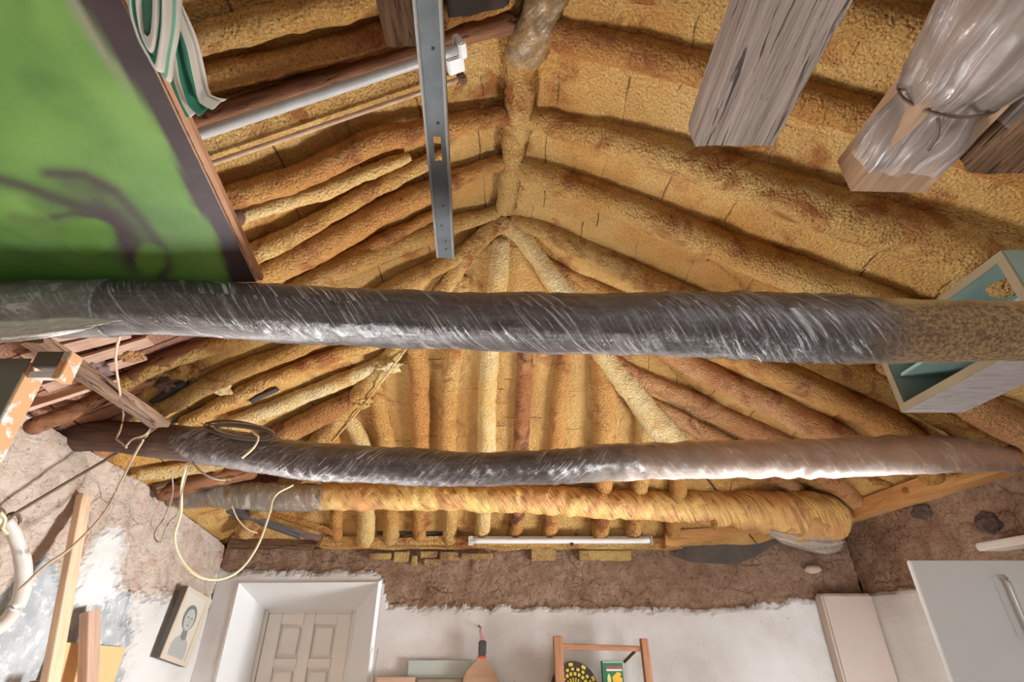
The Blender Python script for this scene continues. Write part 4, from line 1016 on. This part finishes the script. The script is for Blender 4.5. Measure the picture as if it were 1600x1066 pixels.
sheet('hanging_tail', [q(262, 45, .73), q(262, 90, .725), q(268, 130, .72), q(292, 183, .71)], [q(284, 5, .73), q(308, 60, .725), q(322, 118, .72), q(330, 148, .71), q(355, 155, .705)], 40, 40, M2_.m, ck, .008, .006, 6, Vector((0, 0, -1)))

# ---------------------------------------------------------------- open teal box hanging at the right
Xa = 1.41; Ya = 1.71
zl = U(1411, 645, Y=Ya); Xa = zl.x; z0b = zl.z; z1b = z0b + .275; Yn = 1.13; Xo = Xa + .22
bx = empty('open_wall_box', (Xa + .2, 1.4, z0b), 'open teal-painted wooden box with greywashed underside on the right of the main beam', 'box')
tt = .022
box('bottom_panel', (Xa, Yn, z0b), (Xo, Ya, z0b + .02), M_GWASH, bx, .001)
box('far_side', (Xa + .0, Ya - tt, z0b + .021), (Xo, Ya, z1b), M_TEAL, bx, .001)
box('near_side', (Xa + .0, Yn, z0b + .021), (Xo, Yn + tt, z1b), M_TEAL, bx, .001)
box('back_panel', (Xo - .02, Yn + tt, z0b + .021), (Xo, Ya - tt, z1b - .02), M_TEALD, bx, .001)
bs_ = box('top_panel', (Xa, Yn + tt, z1b - .02), (Xo, Ya - tt, z1b), M_TEAL, bx, .001)
box('shelf', (Xa + .02, Yn + tt, z0b + .13), (Xo - .02, Ya - tt, z0b + .142), M_TEAL, bx, .001)
for lo, hi in (((Xa - .006, Yn, z0b), (Xa, Ya, z0b + .028)), ((Xa - .006, Yn, z1b - .026), (Xa, Ya, z1b)), ((Xa - .006, Ya - .028, z0b + .028), (Xa, Ya, z1b - .026)), ((Xa - .006, Yn, z0b + .028), (Xa, Yn + .028, z1b - .026))):
    box('frame_edge', lo, hi, M_OLIVE, bx, .001)

# ---------------------------------------------------------------- white panel door and things at the right wall
wp = U(1421, 876, Y=2.2)
wd = empty('cupboard_door', (wp.x + .3, 2.2, 0), 'tall plain white cupboard door with pale bar handle at the lower right', 'cupboard door')
box('door_panel', (wp.x, 2.2, .02), (wp.x + .66, 2.222, wp.z), M_WHITE, wd, .003)
h0 = U(1572, 905, Y=2.17); h1 = U(1618, 1010, Y=2.17)
link('handle', tube_mesh([h0 + Vector((0, .03, .004)), h0, h0.lerp(h1, .5), h1, h1 + Vector((0, .03, 0))], .010, .01, 14, flat=.8, round_end=False), plain('pale_metal_handle', hexc(206, 204, 198), .3, .3), wd, True)
box('handle_plate', (h0.x - .028, 2.194, h0.z - .2), (h0.x + .006, 2.2, h0.z + .012), M_WHITE, bpy.data.objects['door_panel'], .002)
sb = U(1540, 862, X=2.20); o = box('wall_shelf', (2.16, sb.y - .9, sb.z - .0), (2.285, sb.y, sb.z + .035), plain('cloudy_white_plastic', hexc(214, 204, 192), .3, var=.1), None, .006)
tag(o, 'cloudy white ledge on the right wall above the white cupboard door', 'ledge')
# soot-dark clumps in the right wall
for (x, y, r, lb) in [(1545, 818, .055, 'dark clump of dried plants lodged in the right wall'), (1440, 800, .05, 'dark rough hollow patch near the plate on the right wall')]:
    blob('plaster_clump', U(x, y, X=XR - .0), r, plain('sooty_mud', hexc(96, 78, 68), .95, bump=.01, bs=60, var=.4), lb, 'clump', None, (.35, 1.2, .8), .9)

# ---------------------------------------------------------------- left side: boards, cables, picture
o = bar('slanting_plank', U(52, 530, Z=zz(.80)), U(252, 664, Z=zz(.74)), .075, .03, W_PLK, zh=(0, -.6, -1), rough=.006)
tag(o, 'weathered grey-brown plank slanting down to the middle beam on the left', 'plank')
# reddish slats under the tiles
for (a, b, wv, lb) in [((40, 560), (200, 520), 24, 'upper reddish slat under the main beam at left'), ((60, 585), (235, 532), 22, 'middle reddish slat above the slanting plank'), ((70, 606), (225, 556), 20, 'lower reddish slat crossing behind the slanting plank'), ((30, 640), (180, 592), 22, 'pale pink slat below the slanting plank'), ((60, 532), (215, 502), 20, 'topmost reddish slat half behind the main beam')]:
    p0 = DK(a[0], a[1], .02)[0]; p1 = DK(b[0], b[1], .02)[0]
    o = bar('wooden_strip', p0, p1, wv / F * PX((p0 + p1) / 2)[2] * 1.0, .012, W_RED, zh=DK(*a)[1], rough=.002); tag(o, lb, 'wooden strip', 'bare slats at the left eave')
# broken clay tiles on the wall top
M_CLAY = plain('terracotta', hexc(198, 124, 88), .85, bump=.004, bs=30, var=.25)
o = poly_prism('broken_tile', [U(106, 650, Y=2.26), U(104, 640, Y=2.26), U(128, 634, Y=2.26), U(138, 650, Y=2.26), U(120, 656, Y=2.26)], (0, .12, .03), M_CLAY); tag(o, 'small broken terracotta tile on the left end of the middle beam', 'tile', 'broken tiles at the left eave')
o = poly_prism('broken_tile', [U(140, 652, Y=2.28), U(128, 634, Y=2.28), U(150, 620, Y=2.28), U(192, 642, Y=2.28), U(180, 648, Y=2.28)], (0, .12, .03), M_CLAY); tag(o, 'larger broken terracotta tile under the slanting plank', 'tile', 'broken tiles at the left eave')
for (x, y, r, sq, mt, lb) in [(150, 575, .05, (1, 1, .6), W_PUR, 'rubble lump in the gap right of the slats'), (290, 575, .06, (.8, 1, .8), FOAM, 'foam-dusted rubble between two left rafters'), (345, 608, .05, (1, 1, .6), FOAMP, 'pale foam rubble above the coil of cable'), (405, 640, .045, (1, .8, .6), FOAMP, 'cream foam rubble beside the smooth rafter'), (255, 600, .04, (1, .8, .8), W_PUR, 'grey mortar lump by the plank tip'), (195, 555, .05, (1.3, .8, .5), FOAMK, 'orange mortar lump right of the hanging wire')]:
    p, _ = DK(x, y, .01); blob('rubble_lump', p, r, mt, lb, 'rubble', 'rubble at the left eave', sq, .8, sub=4)
# pile of boards at the left corner above the door wall
def stick(name, pa_, pb_, wy, wz, mat, lb, grp=None, zh=(0, -1, .2)):
    o = bar(name, pa_, pb_, wy, wz, mat, zh=zh, rough=.004); tag(o, lb, 'board', grp); return o
stick('loose_board', U(345, 792, Y=3.30), U(470, 838, Y=3.42), .035, .05, W_SLATE, 'slate-grey loose board over the left corner of the end wall', 'boards over the left corner')
stick('loose_board', U(330, 798, Y=3.36), U(500, 842, Y=3.5), .03, .03, W_PUR, 'mauve-grey loose board, lowest of the pile at the left corner', 'boards over the left corner')
stick('loose_board', U(395, 792, Y=3.40), U(520, 832, Y=3.5), .035, .03, FOAMO, 'orange foam-stained loose board of the corner pile', 'boards over the left corner')
stick('loose_board', U(430, 800, Y=3.46), U(505, 830, Y=3.52), .02, .02, W_RED, 'short reddish loose board of the corner pile', 'boards over the left corner')
stick('lintel_board', U(360, 848, Y=3.62), U(490, 852, Y=3.62), .05, .05, W_EDGE, 'dark brown lintel board over the door recess')
stick('loose_board', U(362, 838, Y=3.5), U(398, 822, Y=3.5), .02, .025, W_BROWN, 'short dark stub leaning under the slate board', 'boards over the left corner')
# yellow foam flaps on the left wall top
for (x, y, r, sq, lb) in [(232, 738, .06, (1.3, 1, .5), 'yellow foam flap above the left wall under the middle beam'), (285, 742, .07, (1.5, 1, .35), 'long yellow foam strip beside the third beam end'), (335, 752, .05, (1.5, 1, .4), 'yellow foam ridge over the left end of the third beam')]:
    blob('foam_flap', U(x, y, Y=2.85), r, foam('foam_yellow_bright', hexc(226, 196, 104), hexc(206, 170, 84), hexc(140, 104, 50), .8, .58), lb, 'foam lump', 'foam flaps at the left corner', sq, .9)
stick('loose_board', U(240, 762, Y=2.72), U(330, 728, Y=2.95), .06, .05, W_EDGE, 'dark rough board end on the left wall below the middle beam', None)
# old painted casing at the far left
pt = U(50, 566, d=1.42); px_, py_, pz_ = pt
cs = empty('old_casing', (px_ - .1, py_, 0), 'old peeling orange and white painted door casing standing at the left edge', 'casing')
box('front_board', (px_ - .20, py_ - .004, .0), (px_ - .004, py_ + .0, pz_ + .01), M_GGREY, cs, .001)
box('upright', (px_ - .20, py_ + .0005, 0), (px_ - .001, py_ + .06, pz_), M_PEEL, cs, .002)
box('rail', (px_ + .0, py_ + .0, pz_ - .01), (px_ + .075, py_ + .04, pz_ + .035), M_GGREY, cs, .002)
box('rail_end', (px_ + .0752, py_ + .0, pz_ - .05), (px_ + .10, py_ + .045, pz_ + .035), M_PEEL, cs, .002)
box('rail_moulding', (px_ + .0, py_ + .005, pz_ - .045), (px_ + .075, py_ + .03, pz_ - .025), M_FIX, cs, .003)
# timbers leaning on the left wall
def lean(name, top, bot, wpx, mat, lb, thick=.03, topX=XL + .02, botX=XL + .30):
    a = U(*top, X=topX); b = U(*bot, X=botX * 1.0)
    b2_ = a + (b - a) * ((a.z) / (a.z - b.z)); wv = wpx / F * PX(a)[2]
    o = bar(name, a, b2_, wv, thick, mat, zh=(1, 0, .2), bev=.002); tag(o, lb, 'plank', 'planks leaning on the left wall'); return o
lean('leaning_plank', (131, 776), (78, 1066), 21, W_PINE, 'long pale pine plank leaning on the left wall', .028)
lean('leaning_plank', (141, 955), (138, 1066), 26, W_PINE2, 'shorter pinkish pine plank in front of the tan sheet', .04, XL + .05, XL + .12)
pa = U(88, 1003, X=XL + .022); pb_ = U(194, 1012, X=XL + .022)
o = poly_prism('tan_sheet', [Vector((XL + .022, pa.y, 0)), pa, pb_, Vector((XL + .022, pb_.y - .03, 0))], (.008, 0, 0), plain('tan_fibreboard', hexc(226, 186, 132), .8, var=.05)); tag(o, 'flat tan fibreboard sheet against the left wall behind the short plank', 'sheet')
o = box('wood_offcut', U(48, 1075, X=XL + .1) - Vector((.02, 0, .2)), U(66, 1063, X=XL + .1) + Vector((.03, .03, 0)), W_ORNG); tag(o, 'small orange wood offcut at the foot of the long leaning plank', 'offcut')
# coiled white hose/plastic loop hung on a hook
hs = empty('hanging_hose', U(12, 830, X=XL + .1), 'white plastic hose loop hanging from a hook at the lower left', 'hose')
link('hose', tube_mesh([U(x, y, X=XL + .12) for x, y in [(10, 812), (24, 838), (36, 880), (34, 925), (18, 960), (-10, 985), (-60, 990), (-100, 940), (-95, 870), (-50, 825), (0, 812)]], [.016, .022, .026, .026, .024, .024, .024, .024, .024, .022, .016], .012, 16, .006, 9, seed=2, round_end=False), plain('milky_plastic_hose', hexc(214, 206, 196), .3, var=.1), hs, True)
wire('hook', [U(x, y, X=XL + .05) for x, y in [(2, 830), (10, 808), (20, 802), (29, 806), (31, 816), (22, 824)]], .006, M_WIREB, hs)
wire('binding', [U(x, y, X=XL + .17) for x, y in [(0, 800), (8, 812), (4, 826), (12, 834)]], .006, M_WIREY, hs)
# cables
def cable(pts, r, mat, lb, name='cable', grp='loose cables at the left', cat='cable'):
    o = wire(name, pts, r, mat); tag(o, lb, cat, grp); return o
cable([U(18, 806, X=XL + .06), U(100, 757, X=XL + .10), U(180, 710, X=XL + .16), U(232, 676, Y=2.05), U(262, 655, Y=2.07)], .0065, M_WIREB, 'taut dark brown cable running from the wall hook up to the middle beam')
cable([U(30, 922, X=XL + .30), U(70, 885, X=XL + .26), U(112, 855, X=XL + .22), U(160, 805, X=XL + .18), U(188, 755, X=XL + .16), U(212, 708, Y=2.06), U(236, 672, Y=2.05), U(262, 655, Y=2.08)], .005, M_WIRE, 'tan cable sweeping down across the leaning plank')
cable([U(190, 512, Y=1.1), U(181, 560, Y=1.4), U(187, 610, Y=1.7), U(193, 648, Y=2.0), U(188, 672, Y=2.03), U(182, 686, Y=2.03), U(190, 692, Y=2.03), U(198, 700, Y=2.03)], .004, M_WIRE, 'kinked cream cable hanging from the main beam')
cable([U(196, 698, Y=2.03), U(208, 686, Y=2.03), U(226, 680, Y=2.03), U(236, 668, Y=2.04), U(247, 646, Y=2.1)], .004, M_WIRE, 'short wavy cable in front of the middle beam end')
cable([U(292, 724, Y=2.1), U(284, 760, Y=2.2), U(283, 800, Y=2.3), U(273, 840, Y=2.35), U(284, 875, Y=2.4), U(310, 900, Y=2.45), U(345, 905, Y=2.5), U(378, 888, Y=2.55), U(404, 850, Y=2.6), U(420, 806, Y=2.65), U(430, 775, Y=2.7), U(458, 758, Y=2.78)], .0055, M_WIREY, 'cream cable hanging in a big loop in front of the door recess corner')
cable([U(268, 735, Y=2.12), U(270, 770, Y=2.2), U(258, 806, Y=2.2), U(242, 832, Y=2.2), U(244, 845, Y=2.2), U(252, 846, Y=2.2), U(262, 820, Y=2.2), U(278, 802, Y=2.22), U(284, 770, Y=2.2), U(296, 726, Y=2.1)], .003, M_WIREG, 'thin grey wire in a small narrow loop below the middle beam')
cable([U(362, 790, Y=2.85), U(372, 812, Y=2.9), U(388, 828, Y=2.95), U(402, 833, Y=3.0)], .004, M_WIRE, 'short cable curl under the third beam')
cable([U(300, 722, Y=2.1), U(315, 738, Y=2.1), U(335, 748, Y=2.12), U(352, 751, Y=2.15)], .004, M_WIREG, 'short grey cable end drooping below the middle beam')
cl_ = empty('cable_coil', U(375, 690, Y=2.1), 'coil of grey-brown cable lying on the middle beam', 'cable')
for k in range(6):
    pts = []; cx, cy = 374 + random.uniform(-9, 9), 673 + random.uniform(-4, 4); rx, ry = random.uniform(38, 54), random.uniform(7, 14)
    for i in range(17):
        a_ = i * 2 * math.pi / 16
        pts.append(U(cx + rx * math.cos(a_), cy + ry * math.sin(a_) + (cx + rx * math.cos(a_) - 374) * .12, Y=2.08 + .05 * -math.sin(a_) * 0 + .004 * k))
    wire('cable_turn', pts, .005, M_WIREG if k % 2 else M_WIREB, cl_)
wire('loose_end', [U(396, 676, Y=2.06), U(404, 684, Y=2.05), U(396, 700, Y=2.05), U(378, 716, Y=2.05)], .005, M_WIREY, cl_)

# framed portrait on the left wall
pc = [U(292, 914, X=XL + .045), U(331, 940, X=XL + .045)]
fp = empty('framed_portrait', pc[0], 'tilted framed grey portrait photograph hanging on the left wall', 'picture')
q0 = U(294, 916, X=XL + .07); q1 = U(330, 938, X=XL + .045); q2 = U(290, 1043, X=XL + .03); q3 = U(249, 1028, X=XL + .055)
pn = (q1 - q0).cross(q3 - q0).normalized(); pn = pn if pn.x > 0 else -pn
poly_prism('frame_back', [q0, q1, q2, q3], -pn * .032, plain('dark_frame_side', hexc(92, 84, 76), .6), fp)
ctr = (q0 + q1 + q2 + q3) / 4
def fpt(u, v): return q0.lerp(q1, u).lerp(q3.lerp(q2, u), v)
for (u0, v0, u1, v1) in ((0, 0, 1, .05), (0, .94, 1, 1), (0, .05, .10, .94), (.84, .05, 1, .94)):
    poly_prism('frame_moulding', [fpt(u0, v0), fpt(u1, v0), fpt(u1, v1), fpt(u0, v1)], pn * .006, plain('pale_frame_wood', hexc(206, 192, 172), .6), fp)
def disc(name, cu, cv, ru, rv, h, mat, sh=0, n=28):
    poly_prism(name, [fpt(cu + ru * math.cos(i * 2 * math.pi / n) + sh * rv * math.sin(i * 2 * math.pi / n), cv + rv * math.sin(i * 2 * math.pi / n)) + pn * (h - .0006) for i in range(n)], pn * .0006, mat, ph_)
ph_ = poly_prism('photograph', [fpt(.10, .05), fpt(.84, .05), fpt(.84, .94), fpt(.10, .94)], pn * .001, plain('photo_paper', hexc(206, 200, 186), .5), fp)
g_ = lambda v: plain('photo_grey', hexc(v, v - 1, v - 4), .5)
poly_prism('printed_shoulders', [fpt(*t) + pn * .001 for t in ((.18, .93), (.17, .78), (.25, .69), (.40, .64), (.58, .64), (.72, .70), (.78, .80), (.78, .93))], pn * .0006, g_(168), ph_)
disc('printed_hair', .46, .38, .235, .185, .0022, g_(116))
poly_prism('printed_neck', [fpt(*t) + pn * .0022 for t in ((.40, .52), (.56, .52), (.60, .66), (.50, .70), (.38, .66))], pn * .0004, g_(124), ph_)
disc('printed_face', .47, .405, .175, .155, .0030, g_(178))
for cu in (.40, .54): disc('printed_eye', cu, .38, .035, .010, .0036, g_(96), n=12)
disc('printed_nose', .48, .43, .018, .03, .0036, g_(150), n=12); disc('printed_mouth', .48, .485, .05, .009, .0036, g_(112), n=12)

# ---------------------------------------------------------------- things on the end wall
YW = YB - .01
rk = empty('wooden_bat', U(752, 1040, Y=3.62), 'wooden beach bat with black grip hanging on a nail on the end wall', 'bat')
yb = 3.575
outl = []
for i in range(40):
    a_ = math.pi * (i / 39) ; 
hc = U(752, 1092, Y=yb); hw_ = 33 / F * PX(hc)[2]; 
ct = U(753, 1018, Y=yb)
L_ = [U(x, y, Y=yb) for x, y in [(748, 1020), (745, 1032), (737, 1040), (729, 1050), (724, 1062), (721, 1080), (724, 1100), (735, 1118), (752, 1125), (769, 1118), (780, 1100), (783, 1080), (779, 1062), (773, 1050), (766, 1040), (761, 1032), (759, 1020)]]
C, _ = catmull(L_, .01)
poly_prism('bat_face', C, (0, .010, 0), wood('light_bat_wood', hexc(190, 156, 126), hexc(172, 136, 106), hexc(120, 84, 60), 6, 6, .001, gap=.25), rk)
g0 = U(747.5, 1025, Y=yb); g1 = U(760, 1001, Y=yb)
box('grip', (g0.x, yb - .010, g0.z), (g1.x, yb + .018, g1.z), M_BLK, rk, .006)
g2 = U(753, 1029, Y=yb); box('red_band', (g0.x - .001, yb - .011, g2.z), (g1.x + .001, yb + .019, g0.z + .001), M_RED, rk, .003)
nl = U(751, 981, Y=3.60)
wire('hanging_loop', [Vector((g0.x + .018, yb, g1.z)), Vector((nl.x - .004, yb + .01, nl.z - .03)), Vector((nl.x, yb, nl.z)), Vector((nl.x + .006, yb + .01, nl.z - .03)), Vector((g1.x - .014, yb, g1.z))], .0022, M_RED, rk)
o = wire('nail', [Vector((nl.x, 3.66, nl.z)), Vector((nl.x, 3.585, nl.z + .002)), Vector((nl.x - .012, 3.583, nl.z + .012))], .005, M_WIREB); tag(o, 'bent nail holding the wooden bat', 'nail')
# framed crate shelf with ball target and green box
rf = empty('wooden_rack', U(940, 1066, Y=3.5), 'narrow wooden rack with top rung standing at the end wall', 'rack')
ys = 3.48
bar('upright', U(871, 995, Y=ys), Vector((U(880, 1100, Y=ys).x, ys, .0)), .05, .075, W_ORNG, rf, zh=(1, 0, 0), bev=.003) if False else None
def upright(x0, x1, ytop, xb):
    t0 = U((x0 + x1) / 2, ytop, Y=ys); wv = (x1 - x0) / F * PX(t0)[2]
    bt = U(xb, 1066, Y=ys); bt2 = t0 + (bt - t0) * (t0.z / (t0.z - bt.z)); bt2.x = lerp(t0.x, bt2.x, .25)
    bar('upright', t0, bt2, .05, wv, W_ORNG, rf, zh=(1, 0, 0), bev=.003)
upright(864, 878, 994, 877); upright(1000, 1011, 998, 1014)
ra = U(878, 1010, Y=ys); rb = U(1000, 1014, Y=ys); bar('rung', ra, rb, .03, .028, W_ORNG, rf, bev=.003)
ra = U(975, 1035, Y=ys + .1); rb = U(992, 1018, Y=ys + .02); bar('brace', ra, rb, .012, .015, W_EDGE, rf, bev=.002)
shz = CZ - .33
box('shelf_board', (ra.x - .60, ys - .05, shz - .02), (rb.x + .02, ys + .12, shz), W_ORNG, rf, .002)
# round yellow and black target
tg = U(898, 1078, Y=ys + .02); R_ = 37 / F * PX(tg)[2]
rt = empty('round_target', tg, 'round yellow and black patterned disc inside the wooden rack', 'dartboard')
YB_ = plain('yellow_sectors', hexc(206, 186, 50), .6); BB_ = plain('black_sectors', hexc(52, 34, 32), .6)
def wedge(bm, r0_, r1_, a0, a1, y0, y1):
    n = 4; pts = [(r1_ * math.cos(lerp(a0, a1, i / n)), r1_ * math.sin(lerp(a0, a1, i / n))) for i in range(n + 1)] + [(r0_ * math.cos(lerp(a1, a0, i / n)), r0_ * math.sin(lerp(a1, a0, i / n))) for i in range(n + 1)]
    A = [bm.verts.new((tg.x + x, y0, tg.z + z)) for x, z in pts]; B = [bm.verts.new((tg.x + x, y1, tg.z + z)) for x, z in pts]
    bm.faces.new(A); bm.faces.new(B[::-1])
    for i in range(len(A)): k = (i + 1) % len(A); bm.faces.new((A[k], A[i], B[i], B[k]))
bm = bmesh.new(); bmesh.ops.create_cone(bm, cap_ends=True, segments=48, radius1=R_, radius2=R_, depth=.03, matrix=Matrix.Translation((tg.x, tg.y + .018, tg.z)) @ Matrix.Rotation(math.pi / 2, 4, 'X'))
me = bpy.data.meshes.new('m'); bm.to_mesh(me); bm.free(); link('disc', me, BB_, rt)
bm = bmesh.new(); y0 = tg.y
for k in range(20):
    a0 = k * math.pi / 10 + .03
    wedge(bm, R_ * .08, R_ * .42, a0, a0 + .17, y0, y0 + .004)
    wedge(bm, R_ * .50, R_ * .62, a0 + .1, a0 + .30, y0, y0 + .004)
    wedge(bm, R_ * .68, R_ * .78, a0 - .05, a0 + .11, y0, y0 + .004)
    if k % 2: wedge(bm, R_ * .84, R_ * .96, a0, a0 + .20, y0, y0 + .004)
bmesh.ops.recalc_face_normals(bm, faces=bm.faces); me = bpy.data.meshes.new('m'); bm.to_mesh(me); bm.free(); link('yellow_sectors', me, YB_, rt)
# green packet
g0 = U(940, 1034, Y=ys + .0); g1 = U(975, 1070, Y=ys + .0); gz0 = shz + .001
gb = empty('green_packet', Vector(((g0.x + g1.x) / 2, ys + .03, gz0)), 'green cardboard packet with red lettering and yellow picture in the wooden rack', 'packet')
x0, x1, zt_ = g0.x, g1.x, g0.z; ww = x1 - x0; yf = ys - .005
box('carton', (x0, yf, gz0), (x1, yf + .05, zt_), plain('green_card', hexc(30, 104, 66), .5), gb, .001)
box('pale_top_edge', (x0 + .004, yf - .001, zt_ - .006), (x1 - .002, yf + .049, zt_ + .001), plain('pale_green_edge', hexc(150, 176, 150), .5), gb, 0)
box('white_bar', (x0 + ww * .2, yf - .0012, zt_ - .046), (x1 - ww * .04, yf, zt_ - .037), plain('white_ink', hexc(214, 214, 206), .5), gb, 0)
rdm = plain('red_ink', hexc(170, 76, 62), .5)
for k in range(7): box('red_letter', (x0 + ww * (.2 + k * .108), yf - .0012, zt_ - .035), (x0 + ww * (.2 + k * .108 + .085), yf, zt_ - .022), rdm, gb, 0)
yl = plain('yellow_ink', hexc(224, 170, 40), .5)
poly_prism('yellow_picture', [Vector((x0 + ww * u, yf - .0014, zt_ - v)) for u, v in ((.45, .075), (.6, .062), (.72, .050), (.88, .056), (.9, .066), (.8, .072), (.95, .082), (.9, .12), (.5, .12))], (0, .0012, 0), yl, gb)
poly_prism('pale_oval', [Vector((x0 + ww * (.30 + .09 * math.cos(i * math.pi / 8)), yf - .0014, zt_ - .09 + .03 * math.sin(i * math.pi / 8))) for i in range(16)], (0, .0012, 0), plain('pale_print', hexc(206, 200, 120), .5), gb)
# glass sheet and boards bottom centre
ga = U(638, 1032, Y=3.61); gb_ = U(738, 1034, Y=3.61)
o = box('glass_sheet', (ga.x, 3.622, ga.z - .35), (gb_.x, 3.628, ga.z), plain('greenish_glass_sheet', hexc(186, 192, 184), .12, var=.04, bs=4), None, .001); tag(o, 'greenish glass sheet leaning on the end wall left of the bat', 'glass sheet')
for (x0_, x1_, y_, mt, lb) in ((588, 649, 1058, W_PINE2, 'orange-brown board top edge beside the door recess, bottom of photo'), (652, 722, 1061, M_OLIVE, 'olive-grey board top edge below the glass sheet')):
    a_ = U(x0_, y_, Y=3.59); b_ = U(x1_, y_, Y=3.59)
    o = box('standing_board', (a_.x, 3.59, 0), (b_.x, 3.615, a_.z), mt, None, .002); tag(o, lb, 'board', 'boards standing at the end wall')
o = wire('hanging_string', [U(591, 1014, Y=3.63), U(588, 1030, Y=3.62), U(585, 1052, Y=3.62), U(583, 1080, Y=3.62)], .003, M_WIREG); tag(o, 'grey string hanging at the right edge of the door recess', 'string')
